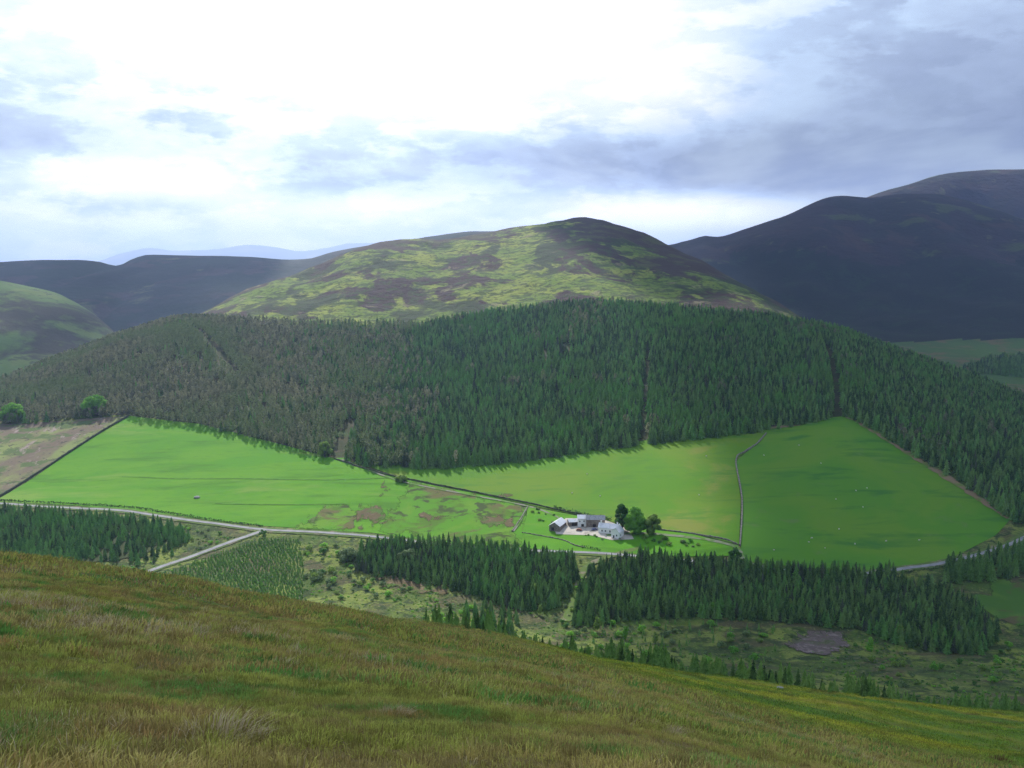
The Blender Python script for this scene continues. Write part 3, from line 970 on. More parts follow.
hill = respecies(hill, .16, .06); blk_left = respecies(blk_left, .75, .0); edge_l = respecies(edge_l, 1., 0); blk_mid = respecies(blk_mid, .18, .05)
blk_right = respecies(blk_right, .12, .06); clump_low = respecies(clump_low, .3, 0)
ys = [('hill', hill), ('bl', blk_left), ('el', edge_l), ('bm', blk_mid), ('br', blk_right), ('bb', blk_back), ('cl', clump_low)]
young = fill([(150, 583), (190, 565), (235, 548), (262, 539), (300, 541), (304, 570), (302, 608), (240, 600), (200, 595)], 2.3, 1.6, 3.4, ang=.45, jit=.34, nv=3)
patch_y = fill([(560, 625), (700, 622), (780, 630), (770, 668), (650, 668), (560, 655)], 7.5, 2, 5, nv=3, dens=lambda X, Y: np.where(fbm(X / 25., Y / 25., 3, 77) > .5, .8, .25))


def occluded(x, y, z):
    px, py = proj((x, y, z))
    if not (-5 < px < 1029 and -5 < py < 773): return True
    d = Vector((x, y, z)); L = d.length; d.normalize()
    for bv in (bvh_fg, bvh_val):
        h = bv.ray_cast(Vector((0, 0, 0)), d, L - 1.5)
        if h[0] is not None: return True
    return False


BL = {'hill': 'tall dark spruce on the lower edge of the big hillside forest',
      'bl': 'dark green spruce in the block below the road at the left edge',
      'el': 'small spruce standing apart beside the left branch road',
      'bm': 'dark spruce in the middle block below the white farm',
      'br': 'dark spruce in the long block right of the ride, below the farm track',
      'bb': 'dark spruce in the clump beside the road at the right edge',
      'cl': 'short spruce in the small clump on the clearing below the middle block'}
BG = {k: g for k, g in zip(BL, ['spruces of the hillside forest', 'spruces of the left block', 'stray spruces beside the left road', 'spruces of the middle block', 'spruces of the right block', 'spruces by the right road', 'spruces of the small clump'])}


def copy_thing(src, loc, rz, sc):
    c = src.copy(); COL.objects.link(c)
    c.location = loc; c.rotation_euler = (0, 0, rz); c.scale = (sc, sc, sc)
    for ch in src.children:
        d = ch.copy(); COL.objects.link(d); d.parent = c
    return c


def split_kind(groups, nmax):
    """the plants that show largest stand alone, the rest stay together"""
    cand = []
    for key, pts in groups:
        for p in pts:
            x, y, z, h = p[:4]
            cand.append((h / math.hypot(x, y), key, p))
    cand.sort(key=lambda c: -c[0])
    top = []; rest = []
    for s_, key, p in cand:
        if len(top) < nmax and not occluded(p[0], p[1], p[2] + p[3] * .8):
            top.append((key, p))
        else: rest.append(p)
    return top, rest


def tree_protos(name, meshes, tr):
    out = []
    for m in meshes:
        e = bpy.data.objects.new(name, None); e.empty_display_size = .1
        COL.objects.link(e)
        link('trunk', tr, e); link('crown', m, e)
        out.append(e)
    return out


def place(kind, top, meshes, tr, labels, groups, cat):
    prot = tree_protos(kind, meshes, tr); used = [False] * len(prot)
    for key, p in top:
        k = int(p[5]) % len(prot)
        if not used[k]:
            o = prot[k]; used[k] = True
            o.location = p[:3]; o.rotation_euler = (0, 0, p[4]); o.scale = (p[3],) * 3
        else: o = copy_thing(prot[k], p[:3], p[4], p[3])
        tag(o, labels[key], cat, groups[key])
    for k, u in enumerate(used):
        if not u:
            for c in list(prot[k].children): bpy.data.objects.remove(c)
            bpy.data.objects.remove(prot[k])


top, rest = split_kind(ys, 300)
place('spruce_tree', top, spr_me, trunk_me, BL, BG, 'spruce')
pf_spr = protos(spr_low)
scatter('spruce_forest', rest, pf_spr, 'dark green spruce forest clothing the hillside and the plantation blocks', 'forest')
top, rest = split_kind([('l', larch)], 300)
place('larch_tree', top, lar_me, trunk_me, {'l': 'grey-green larch in the woods above the left meadow'}, {'l': 'larches above the left meadow'}, 'larch')
scatter('larch_wood', rest, protos(lar_me), 'grey-brown larch wood on the left part of the hillside', 'wood')
top, rest = split_kind([('a', young), ('b', patch_y)], 300)


def place_single(kind, top, meshes, labels, groups, cat):
    for key, p in top:
        o = link(kind, meshes[int(p[5]) % len(meshes)], None, p[:3])
        o.rotation_euler = (0, 0, p[4]); o.scale = (p[3],) * 3
        tag(o, labels[key], cat, groups[key])


place_single('young_spruce', top, yng_me, {'a': 'tiny planted spruce in rows right of the left branch road', 'b': 'tiny self-sown spruce on the rough slope below the right block'},
             {'a': 'young spruces in rows', 'b': 'young spruces on the rough slope'}, 'young spruce')
scatter('young_plantation', rest, protos(yng_me), 'plantation of small bright young spruces in rows below the road', 'plantation')

# far wood in the right-hand back valley
def mz(x, y):
    h = bvh_l[2].ray_cast(Vector((x, y, 2000)), Vector((0, 0, -1)))
    return h[0].z if h[0] is not None else -200.


fw = [P(975, 372, 1800), P(960, 366, 1850), P(985, 357, 1990), P(1024, 352, 2030), P(1150, 350, 2050), P(1150, 372, 1850), P(1024, 381, 1740)]
poly = [(p[0], p[1]) for p in fw]
X = rng.uniform(600, 1500, 9000); Y = rng.uniform(1650, 2150, 9000)
k = inpoly_np(X, Y, poly)
pts = [(x, y, mz(x, y), random.uniform(8, 14), random.random() * 6, random.randrange(5)) for x, y in zip(X[k], Y[k])]
scatter('far_wood', pts, pf_spr, 'dark wood on the far pasture at the right edge', 'wood')

# saplings along the lower edge of the near hillside
line = []
for i in range(300):
    px = random.uniform(425, 1045)
    best = None
    for Yd in range(100, 300, 6):
        p = P(px, 600, Yd); z = fz(p[0], Yd); q = proj((p[0], Yd, z))[1]
        if best is None or q < best[0]: best = (q, Yd)
    f = (px - 425) / 600
    Yd = best[1] + random.uniform(-4, 10) + random.random() ** 2 * 26
    p = P(px, 600, Yd); x = p[0]
    h = random.uniform(2.6, 5.0) if px > 600 else random.uniform(1.1, 2.3)
    h += max(0, Yd - best[1] - 6) * .10
    if px > 600 and fbm(np.array(px / 22.), np.array(3.), 2, 5) < .42: h *= .6
    line.append((x, Yd, land(x, Yd) - .05, h, random.random() * 6, random.randrange(4)))
tr2 = tree_protos('sapling', lin_me, trunk_me); used = [False] * 4
for p in line:
    k = int(p[5]); px = proj(p[:3])[0]
    if not used[k]:
        o = tr2[k]; used[k] = True; o.location = p[:3]; o.scale = (p[3],) * 3
    else: o = copy_thing(tr2[k], p[:3], p[4], p[3])
    if px < 600: tag(o, 'bushy young conifer peeping over the brown brow left of the yellow slope', 'conifer', 'young conifers behind the brown brow')
    else: tag(o, 'young conifer in the ragged line beyond the yellow-green near slope', 'conifer', 'young conifers beyond the yellow slope')


# broadleaf trees
def broad(kind, px, py, blobs, h, mat, label, seed, cat='tree', n=130, size=.42, group=None):
    g = hit(px, py)
    e = empty(kind, (g.x, g.y, g.z - .1), 0)
    tag(e, label, cat, group)
    b = MB(); b.tube((0, 0, -.4), (.1, 0, h * .35), .04 * h, .025 * h, 8)
    for k in range(5):
        a = k * 1.3 + seed; b.tube((.1, 0, h * (.2 + .03 * k)), (math.cos(a) * h * .22, math.sin(a) * h * .22, h * (.5 + .05 * k)), .015 * h, .006 * h, 5)
    b.build('trunk', M_bark, e)
    leafy(seed, blobs, n, size).build('crown', mat, e)
    return e


def blobset(seed, h, w, n):
    r = random.Random(seed); out = []
    for k in range(n):
        f = (k + .5) / n
        z = h * (.17 + .70 * f); q = w * math.sin(math.pi * min(1, .25 + .7 * f)) * .55
        a = k * 2.4 + seed
        rr = w * r.uniform(.26, .44) * (1 - .35 * abs(f - .4))
        out.append((q * math.cos(a), q * math.sin(a) * .9, min(z, h - rr * .8), rr))
    return out


broad('broadleaf_tree', 622, 531, blobset(3, 22, 7.5, 12), 22, M_broadd, 'tall dark narrow tree nearest the farm buildings, left of the farm group', 3, n=60, size=.6)
broad('broadleaf_tree', 635, 534, blobset(5, 21, 9.5, 16), 21, M_broad, 'big round green tree in the middle of the farm group', 5, n=60, size=.6)
broad('broadleaf_tree', 653, 535, blobset(8, 16, 8, 11), 16, M_broado, 'smaller olive tree on the right of the farm group', 8, n=60, size=.6)
broad('broadleaf_tree', 95, 414, blobset(11, 20, 17, 12), 20, M_broad, 'bright green broad tree at the forest edge above the felled ground', 11, n=14, size=1.)
broad('broadleaf_tree', 12, 422, blobset(13, 20, 16, 12), 20, M_broad, 'bright green tree on the forest edge at the left margin', 13, n=14, size=1.)
broad('broadleaf_tree', 325, 457, blobset(14, 15, 8, 8), 15, M_broado, 'yellow-green tree at the forest gap above the meadow', 14, n=30, size=.7)
broad('broadleaf_tree', 401, 482, blobset(15, 6, 7, 6), 6, M_broado, 'low round tree where the wall meets the middle field', 15, n=50, size=.5)
broad('broadleaf_tree', 735, 566, blobset(16, 13, 6, 8), 13, M_broadd, 'dark tree beside the end of the farm track', 16, n=50, size=.6)
broad('broadleaf_tree', 409, 562, blobset(17, 9, 8, 7), 9, M_pale, 'pale round willow at the left end of the middle block', 17, n=50, size=.5)
broad('broadleaf_tree', 348, 560, blobset(27, 8, 9, 7), 8, M_pale, 'pale willow on the verge left of the middle spruce block', 27, n=50, size=.5)
broad('broadleaf_tree', 263, 536, blobset(18, 5, 4, 5), 5, M_broadd, 'small dark bush-like tree in the road fork', 18, n=60, size=.4)

bush_me = []
for k, mt_ in enumerate([M_broad, M_broadd, M_pale, M_broado, M_pale]):
    bush_me.append(leafy(200 + k, [(0, 0, .45, .42), (.3, .1, .35, .3), (-.25, .15, .38, .33), (.05, -.25, .55, .3)], 420, .10).mesh('bush', mt_))
zones = [([(305, 545), (350, 548), (355, 575), (330, 590), (305, 580)], 38, 2, 5, 'rounded bush on the verge between the young rows and the middle block'),
         ([(300, 585), (355, 578), (440, 592), (500, 612), (520, 640), (430, 640), (330, 612)], 75, 1.2, 4, 'low bush scattered on the sunlit clearing above the brown brow'),
         ([(565, 622), (640, 622), (700, 625), (790, 632), (780, 665), (620, 665), (560, 650)], 60, 1.5, 5, 'bush on the rough shaded slope below the right block'),
         ([(850, 640), (960, 658), (1010, 640), (1030, 690), (880, 690)], 38, 1.5, 4, 'bush on the rough ground at the lower right'),
         ([(175, 522), (260, 533), (235, 540), (190, 552)], 22, 1.2, 3.2, 'small bush between the two roads at the left'),
         ([(555, 560), (590, 560), (575, 610), (560, 640), (545, 640), (562, 600)], 20, 1.5, 4, 'bright bush along the ride between the two spruce blocks'),
         ([(530, 507), (556, 513), (560, 530), (535, 520)], 9, 1.5, 2.6, 'bush by the gravel left of the farmyard'),
         ([(640, 536), (690, 540), (720, 546), (700, 549), (640, 544)], 16, 2, 4, 'bush in the shade right of the farm trees'),
         ([(585, 534), (600, 537), (630, 541), (600, 541), (585, 537)], 9, 1, 2.2, 'garden bush in front of the white farmhouse')]
for poly_px, n, lo, hi, lab in zones:
    wp = wpoly(poly_px)
    xs = [p[0] for p in wp]; ys_ = [p[1] for p in wp]; c = 0
    while c < n:
        x = random.uniform(min(xs), max(xs)); y = random.uniform(min(ys_), max(ys_))
        if not inpoly(x, y, wp): continue
        c += 1
        o = link('bush', random.choice(bush_me), None, (x, y, land(x, y) + .05))
        s = random.uniform(lo, hi); o.scale = (s * random.uniform(.9, 1.4), s * 1.1, s * random.uniform(.8, 1.2)); o.rotation_euler = (0, 0, random.random() * 6)
        tag(o, lab, 'bush', lab.replace('bush', 'bushes', 1))
# scattered taller birches/young conifers in the lower clearing and slope
for (px, py, h, s) in [(535, 596, 9, 0), (712, 615, 9, 1), (597, 632, 10, 2), (625, 640, 9, 3), (655, 645, 8, 0), (870, 650, 8, 1), (790, 610, 8, 0), (900, 640, 10, 2), (540, 615, 7, 2)]:
    g = hit(px, py)
    e = empty('birch_tree', (g.x, g.y, g.z - .1)); tag(e, 'slim pale green birch standing at the lower edge of the spruce blocks', 'birch', 'birches at the edge of the blocks')
    b = MB(); b.tube((0, 0, -.2), (0, 0, h * .6), .11, .05, 6); b.build('trunk', M_bark, e)
    leafy(300 + s, [(0, 0, h * .45, h * .2), (.3, 0, h * .62, h * .17), (-.2, .2, h * .3, h * .17), (0, 0, h * .8, h * .12)], 60, .35).build('crown', M_broad if s % 2 else M_broado, e)

scrub_me = [leafy(600 + k, [(0, 0, .2, .35), (.35, .1, .15, .28), (-.3, .2, .15, .25)], 150, .16).mesh('scrub', m_) for k, m_ in enumerate([M_broadd, M_broado, M_broad, M_pale, M_broadd])]
sc_pts = fill([(-60, 565), (120, 568), (170, 540), (262, 534), (372, 540), (352, 575), (440, 592), (540, 615), (570, 632), (700, 625), (850, 632), (980, 660), (1060, 600), (1200, 640), (1100, 740, 372), (1024, 714, 372), (760, 700, 375), (512, 688, 380), (0, 660, 380)],
              3.6, .5, 2.6, dens=lambda X, Y: np.clip((fbm(X / 22., Y / 22., 4, 63) - .36) * 3.2, .05, .95), jit=.5)
scatter('rough_scrub', sc_pts, protos(scrub_me), 'tussocky scrub and bramble covering the rough valley bottom', 'scrub')

# ------------------------------------------------------------------ walls
M_stone = ground_mat('dry_stone', (.22, .20, .17), [((.12, .11, .10), .7, .45, .6), ((.32, .30, .27), 1.5, .6, .7)])
M_hedge = leaf_mat('hedge_leaves', (.03, .075, .018), (.05, .10, .022), None, .2)


def wall(pts, label, w=.8, h=1.4, mat=None, name='stone_wall', cat='wall', smooth_path=True):
    pl = dense(wpoly(pts), 1.6)
    V = []; Fc = []
    for i, p in enumerate(pl):
        d = (pl[min(i + 1, len(pl) - 1)] - pl[max(i - 1, 0)]).normalized(); n = Vector((-d.y, d.x))
        z = gz(p.x, p.y); hh = h * random.uniform(.75, 1.12); o_ = random.uniform(-.08, .08)
        for k, zz in ((-.5, -.3), (-.38 + o_, hh), (.38 + o_, hh * random.uniform(.93, 1)), (.5, -.3)):
            q = p + n * w * k; V.append((q.x, q.y, z + zz))
        if i:
            for k in range(3):
                a = (i - 1) * 4 + k; Fc.append((a, a + 1, a + 5, a + 4))
    b = len(V) - 4
    Fc += [(0, 3, 2, 1), (b, b + 1, b + 2, b + 3)]
    o = link(name, mesh_of(name, V, Fc, mat or M_stone))
    return tag(o, label, cat)


def hedge(pts, label, w, h, seed, n=5):
    pl = dense(wpoly(pts), 1.2); r = random.Random(seed); b = MB()
    for p in pl:
        z = gz(p.x, p.y)
        hh = h * r.uniform(.6, 1.15)
        for k in range(n):
            c = Vector((p.x + r.uniform(-w, w) / 2, p.y + r.uniform(-w, w) / 2, z + r.uniform(.1, 1) * hh + .3)); s = r.uniform(.25, .55)
            u = Vector((r.gauss(0, 1), r.gauss(0, 1), r.gauss(0, 1))).normalized(); q = u.orthogonal()
            b.add([c + u * s, c + q * s, c - u * s, c - q * s], [(0, 1, 2, 3)])
    return tag(b.build('hedge', M_hedge), label, 'hedge')


wall([(-40, 522), (0, 497), (60, 459), (128, 417)], 'long dark wall dividing the felled ground from the left meadow', 1.4, 2.2, ground_mat('dark_mossy_stone', (.07, .08, .05), [((.13, .12, .1), .6, .5, .65)]))
wall([(740, 546), (742, 500), (736, 461), (745, 452), (757, 444), (766, 434)], 'grey stone wall running up between the middle and right fields', 1.2, 1.4)
wall([(334, 459), (362, 468), (395, 477), (440, 486), (520, 502), (560, 511), (590, 517)], 'wall sloping down from the forest gap to the farm', 1.1, 1.5, ground_mat('turfed_stone', (.07, .09, .045), [((.15, .14, .11), .5, .5, .65)]))
wall([(656, 530), (690, 534), (725, 540), (737, 545)], 'low wall along the farm track right of the farm trees', 1., 1.3)
wall([(512, 532), (521, 519), (528, 507)], 'short pale wall between the bracken and the paddock', .9, 1.2)
wall([(522, 533), (560, 540), (575, 546), (585, 548)], 'thin wall curving through the paddock below the farm', .8, 1.1)
hedge([(0, 501), (80, 505), (130, 508), (170, 514), (215, 521), (262, 527)], 'ragged hedge along the left road below the meadow', 1.6, 1.5, 4)
hedge([(555, 509), (575, 514), (610, 521)], 'dark hedge behind the stone barn', 2., 2.6, 6, 9)
hedge([(582, 548), (590, 549), (600, 551)], 'short hedge beside the road below the paddock', 1.6, 1.6, 5)
hedge([(905, 573), (925, 571), (945, 567)], 'hedge on the near side of the right road', 1.6, 1.5, 8)

# ------------------------------------------------------------------ farm
M_white = ground_mat('whitewash', (.80, .80, .78), [((.66, .65, .6), .8, .55, .7)], rough=.9)
M_slate = ground_mat('grey_slate', (.30, .31, .33), [((.20, .21, .23), .9, .45, .6), ((.38, .38, .38), 2., .6, .7)], rough=.45, spec=.5)
M_paleroof = ground_mat('pale_glare_roof', (.62, .64, .68), [((.5, .5, .53), .5, .5, .65)], rough=.5, spec=.5)  # pale roof colour, with the sun glare on the farmhouse slates put in
M_rubble = ground_mat('rubble_wall', (.24, .20, .17), [((.15, .12, .10), .9, .45, .6), ((.33, .3, .26), 1.9, .58, .7)])
M_darkwood = ground_mat('dark_timber', (.04, .035, .03), [])
M_glass, t_, b_ = newmat('window_glass'); b_.inputs['Base Color'].default_value = (.03, .035, .045, 1); b_.inputs['Roughness'].default_value = .15
M_frame = ground_mat('painted_frame', (.7, .7, .7), [])


def building(name, label, px, py, rz, L, W, H, rise, wm, rm, wins=(), doors=(), chims=(), dz=0.):
    g = hit(px, py)
    e = empty(name, (g.x, g.y, g.z + .6 + dz), R(rz)); tag(e, label, 'building')
    x0, x1, y0, y1 = -L / 2, L / 2, 0, W
    b = MB()
    b.add([(x0, y0, -3), (x1, y0, -3), (x1, y1, -3), (x0, y1, -3), (x0, y0, H), (x1, y0, H), (x1, y1, H), (x0, y1, H), (x0, W / 2, H + rise), (x1, W / 2, H + rise)],
          [(3, 2, 1, 0), (0, 1, 5, 4), (2, 3, 7, 6), (1, 2, 6, 9, 5), (3, 0, 4, 8, 7)])
    b.build('wall', wm, e)
    rf = MB(); o = .35; t = .22
    sl = rise / (W / 2)
    for sgn in (0, 1):
        ya, yb = (-o, W / 2) if sgn == 0 else (W + o, W / 2)
        za = H - o * sl + .02; zb = H + rise + .02
        rf.add([(x0 - o, ya, za), (x1 + o, ya, za), (x1 + o, yb, zb), (x0 - o, yb, zb), (x0 - o, ya, za + t), (x1 + o, ya, za + t), (x1 + o, yb, zb + t), (x0 - o, yb, zb + t)],
               [(0, 1, 2, 3), (4, 5, 6, 7), (0, 1, 5, 4), (1, 2, 6, 5), (3, 0, 4, 7)])
    ro = rf.build('roof', rm, e)
    for cx in chims:
        c = MB(); c.box(cx - .45, cx + .45, W / 2 - .45, W / 2 + .45, H + rise - .6, H + rise + 1.3); c.box(cx - .55, cx + .55, W / 2 - .55, W / 2 + .55, H + rise + 1.3, H + rise + 1.45)
        c.tube((cx, W / 2, H + rise + 1.45), (cx, W / 2, H + rise + 1.85), .16, .13, 8)
        c.build('chimney', wm, ro)

    def opening(side, u, z, w, h, kind):
        f = MB(); p = MB()
        def bx(m, u0, u1, z0, z1, d0, d1):
            if side == 'f': m.box(u0, u1, -d1, -d0, z0, z1)
            elif side == 'l': m.box(x0 - d1, x0 - d0, u0, u1, z0, z1)
            else: m.box(x1 + d0, x1 + d1, u0, u1, z0, z1)
        if kind == 'window':
            for (a, b2, c, d) in ((u - w / 2 - .08, u - w / 2 + .06, z, z + h), (u + w / 2 - .06, u + w / 2 + .08, z, z + h), (u - w / 2 - .08, u + w / 2 + .08, z + h, z + h + .12), (u - w / 2 - .12, u + w / 2 + .12, z - .14, z)):
                bx(f, a, b2, c, d, -.02, .07)
            fo = f.build('window', M_frame, e)
            bx(p, u - w / 2 + .06, u + w / 2 - .06, z, z + h, -.02, .03); p.build('pane', M_glass, fo)
        else:
            bx(f, u - w / 2, u + w / 2, z, z + h, -.03, .06)
            for k in range(1, 4): bx(f, u - w / 2 + k * w / 4 - .02, u - w / 2 + k * w / 4 + .02, z, z + h, .06, .08)
            do = f.build('door', M_darkwood, e)
            bx(p, u + w / 2 - .25, u + w / 2 - .15, z + h * .45, z + h * .5, .06, .12); p.build('handle', M_frame, do)
    for q in wins: opening(*q, 'window')
    for q in doors: opening(*q, 'door')
    return e


building('stone_barn', 'long grey-brown stone barn with pale slate roof behind the yard', 595.5, 528, -2, 13.5, 6.5, 5.6, 2.4, M_rubble, M_slate,
         [('f', 3.9, 3.0, .8, .9)], [('f', -.8, -.6, 2.4, 2.8)])
building('white_outbuilding', 'white two-storey block with dark door joined to the stone barn', 582, 527.5, -2, 6.2, 6.5, 5.9, 2.0, M_white, M_paleroof,
         [('f', -1.6, 3.4, .9, 1.0), ('f', 1.4, 3.6, .9, 1.0)], [('f', .4, -.5, 1.9, 2.5)])
building('cart_shed', 'low open-fronted cart shed left of the white block', 573.5, 527, 12, 6.6, 5, 3.2, 1.4, M_rubble, M_paleroof, [], [('f', .6, -.5, 3.8, 2.8)])  # dark door panel stands in for the shade inside the open front
building('outbuilding', 'long shed with pale roof and dark stone gable at the left end of the yard', 563, 529, 68, 15, 8, 3.1, 2.6, M_rubble, M_paleroof,
         [], [('l', 5.2, -.4, 2.2, 2.3)])
building('farmhouse', 'long whitewashed farmhouse with three dark windows facing the valley', 608, 534.5, -20, 14.5, 6.2, 4.0, 2.6, M_white, M_paleroof,
         [('f', -4.4, 1.2, 1.0, 1.2), ('f', -1.9, 1.2, 1.0, 1.2), ('f', 1.4, 1.0, 1.1, 1.5), ('f', 5.0, 1.2, 1.0, 1.2)], [('f', 3.2, -.4, 1.1, 2.2)], (-5.9, 6.0))
building('house_wing', 'whitewashed gabled wing at the right end of the farmhouse', 621.5, 538, 58, 7.5, 6.2, 4.2, 2.8, M_white, M_paleroof,
         [('l', 2.0, 1.2, 1.0, 1.2), ('f', -1.5, 1.2, 1., 1.2)], [('l', 4.3, -.4, 1.0, 2.1)], (2.8,))


def car(px, py, rz, col, label):
    g = hit(px, py); e = empty('parked_car', (g.x, g.y, g.z + .7), R(rz)); tag(e, label, 'car')
    m = ground_mat('car_paint', col, [], rough=.3, spec=.6)
    prof = [(-2.1, .35), (-2.1, .85), (-1.5, .98), (-.9, 1.42), (.9, 1.45), (1.6, .95), (2.1, .85), (2.1, .35)]
    b = MB(); n = len(prof)
    b.add([(x, -.85, z) for x, z in prof] + [(x, .85, z) for x, z in prof], [tuple(range(n)), tuple(range(2 * n - 1, n - 1, -1))] + [(i, n + i, n + (i + 1) % n, (i + 1) % n) for i in range(n)])
    b.build('body', m, e)
    w = MB(); w.add([(-1.3, -.87, .98), (1.35, -.87, .98), (.8, -.87, 1.35), (-.85, -.87, 1.35)], [(0, 1, 2, 3)]); w.build('window', M_glass, e)
    for x in (-1.35, 1.35):
        for y in (-.8, .8):
            t = MB(); t.tube((x, y - .1, .33), (x, y + .1, .33), .33, .33, 14); t.build('wheel', M_darkwood, e)


car(594.5, 531, 12, (.05, .08, .22), 'dark blue car parked at the left end of the farmhouse')
car(579, 531.5, -15, (.28, .10, .06), 'rusty red vehicle standing in the open farmyard')

# sheep
M_wool = ground_mat('wool', (.5, .49, .44), [((.6, .57, .48), 4., .5, .6)])


def sheep_mesh(seed, head_down):
    me = bpy.data.meshes.new('sheep')
    hz = .35 if head_down else .85
    vs = [(0, 0, .62), (.35, 0, .64), (-.4, 0, .62), (.55, 0, .72), (.72, 0, (hz + .72) / 2), (.88, 0, hz),
          (.32, .16, .35), (.32, .17, 0), (.32, -.16, .35), (.30, -.17, 0), (-.36, .16, .35), (-.40, .17, 0), (-.36, -.16, .35), (-.33, -.17, 0), (-.6, 0, .5)]
    es = [(0, 1), (0, 2), (1, 3), (3, 4), (4, 5), (1, 6), (6, 7), (1, 8), (8, 9), (2, 10), (10, 11), (2, 12), (12, 13), (2, 14)]
    me.from_pydata(vs, es, [])
    me.materials.append(M_wool)
    o = link('sheep', me)
    md = o.modifiers.new('skin', 'SKIN')
    rad = [.30, .28, .29, .17, .10, .07, .07, .04, .07, .04, .08, .04, .08, .04, .05]
    for v, r_ in zip(me.skin_vertices[0].data, rad): v.radius = (r_, r_)
    me.skin_vertices[0].data[0].use_root = True
    o.modifiers.new('sub', 'SUBSURF').render_levels = 1
    return o


sp_ = [sheep_mesh(0, True), sheep_mesh(1, False)]
ns = 0
for (px, py) in [(867, 489), (821, 464), (811.5, 539), (825, 549), (839, 530), (855, 545), (886, 542), (774, 551), (856, 491.5), (836, 500), (863, 508), (919, 541), (799, 446), (764, 456), (809, 543)]:
    g = hit(px, py)
    o = sp_[ns] if ns < 2 else sp_[ns % 2].copy()
    if ns >= 2: COL.objects.link(o)
    o.location = (g.x, g.y, g.z + .25); o.rotation_euler = (0, 0, random.random() * 6.28); s = random.uniform(.95, 1.2); o.scale = (s,) * 3
    tag(o, 'white sheep grazing in the shaded right field', 'sheep', 'sheep in the right field'); ns += 1
for (px, py) in [(572, 494), (706, 457), (600, 497), (699, 496), (587, 475)]:
    g = hit(px, py); o = sp_[ns % 2].copy(); COL.objects.link(o)
    o.location = (g.x, g.y, g.z + .4); o.rotation_euler = (0, 0, random.random() * 6.28); o.scale = (1.15,) * 3
    tag(o, 'white sheep grazing in the sunlit middle field above the farm', 'sheep', 'sheep in the middle field'); ns += 1


# rocks
def rock(g, s, label, seed, mat):
    me = bpy.data.meshes.new('boulder'); bm = bmesh.new(); bmesh.ops.create_icosphere(bm, subdivisions=3, radius=1)
    r = random.Random(seed)
    for v in bm.verts:
        k = .75 + .5 * float(fbm(np.array(v.co.x * 1.7 + seed), np.array(v.co.y * 1.7 + v.co.z * 1.3), 3, seed)); v.co *= k
        v.co.z *= .6; v.co.x *= 1.35
    bm.to_mesh(me); bm.free(); me.materials.append(mat)
    o = link('boulder', me, None, g); o.scale = (s,) * 3
    return tag(o, label, 'boulder')


M_rock = ground_mat('pale_rock', (.32, .31, .29), [((.2, .2, .18), 2., .5, .6)])
g = hit(780, 689, bvh_fg); rock((g.x, g.y, g.z + .1), .6, 'pale boulder alone on the yellow-green near slope', 3, M_rock)
g = hit(197, 498); rock((g.x, g.y, g.z + .6), 1.9, 'pale boulder in the left meadow', 5, M_rock)

# ------------------------------------------------------------------ near grass
def moor_blade_mat(name, cols, trans=.25):
    m, t, bs = newmat(name)
    geo = t.nodes.new('ShaderNodeNewGeometry'); pos = geo.outputs['Position']
    oi = t.nodes.new('ShaderNodeObjectInfo'); r = S(t, oi.outputs['Random'])
    sep = t.nodes.new('ShaderNodeSeparateXYZ'); t.links.new(pos, sep.inputs[0]); X, Y = S(t, sep.outputs[0]), S(t, sep.outputs[1])
    a, b_, c_, d_ = cols
    f = smooth(t, noise(t, pos, .45, 6, .68) + r * .18, .52, .66)
    c = mixc(t, f, a, b_)
    f = smooth(t, noise(t, pos, .6, 4, .6, off=(13, 2, 1)) + r * .12, .58, .70)
    c = mixc(t, f, c, c_)
    f = smooth(t, noise(t, pos, .9, 4, .6, off=(5, 22, 1)) + r * .15, .66, .76)
    c = mixc(t, f, c, d_)
    f = smooth(t, noise(t, pos, .22, 4, .6, (1, 2.2, 1), off=(8, 4, 1)), .60, .70)
    c = mixc(t, f, c, (.06, .19, .035))
    n = noise(t, pos, .05, 5, .6, off=(1, 1, 1))
    k = smooth(t, X * 1.0 + Y * .14 + n * 34., 30., 52.)
    k2 = smooth(t, Y, 45., 80.)
    g_ = smooth(t, noise(t, pos, .03, 6, .6, (.6, 1.6, 1), .6), .42, .60)
    p = mixc(t, g_, (.15, .27, .03), (.42, .42, .045))
    p = mixc(t, smooth(t, noise(t, pos, .16, 5, .6) + r * .1, .55, .70, 0, .8), p, (.16, .12, .04))
    c = mixc(t, k * k2, c, p)
    mu = t.nodes.new('ShaderNodeMix'); mu.data_type = 'RGBA'; mu.blend_type = 'MULTIPLY'; mu.inputs[0].default_value = 1.
    v = smooth(t, noise(t, pos, 2.2, 5, .7) * .75 + r * .5, .40, .85, .58, 1.5)
    cc_ = t.nodes.new('ShaderNodeCombineXYZ')
    for k_ in range(3): t.links.new(v.s, cc_.inputs[k_])
    t.links.new(c, mu.inputs[6]); t.links.new(cc_.outputs[0], mu.inputs[7]); c = mu.outputs[2]
    t.links.new(c, bs.inputs['Base Color']); bs.inputs['Roughness'].default_value = .8; bs.inputs['Specular IOR Level'].default_value = .15
    tr = t.nodes.new('ShaderNodeBsdfTranslucent'); t.links.new(c, tr.inputs[0])
    mx = t.nodes.new('ShaderNodeMixShader'); mx.inputs[0].default_value = trans
    t.links.new(bs.outputs[0], mx.inputs[1]); t.links.new(tr.outputs[0], mx.inputs[2])
    t.links.new(mx.outputs[0], t.nodes['Material Output'].inputs['Surface'])
    return m


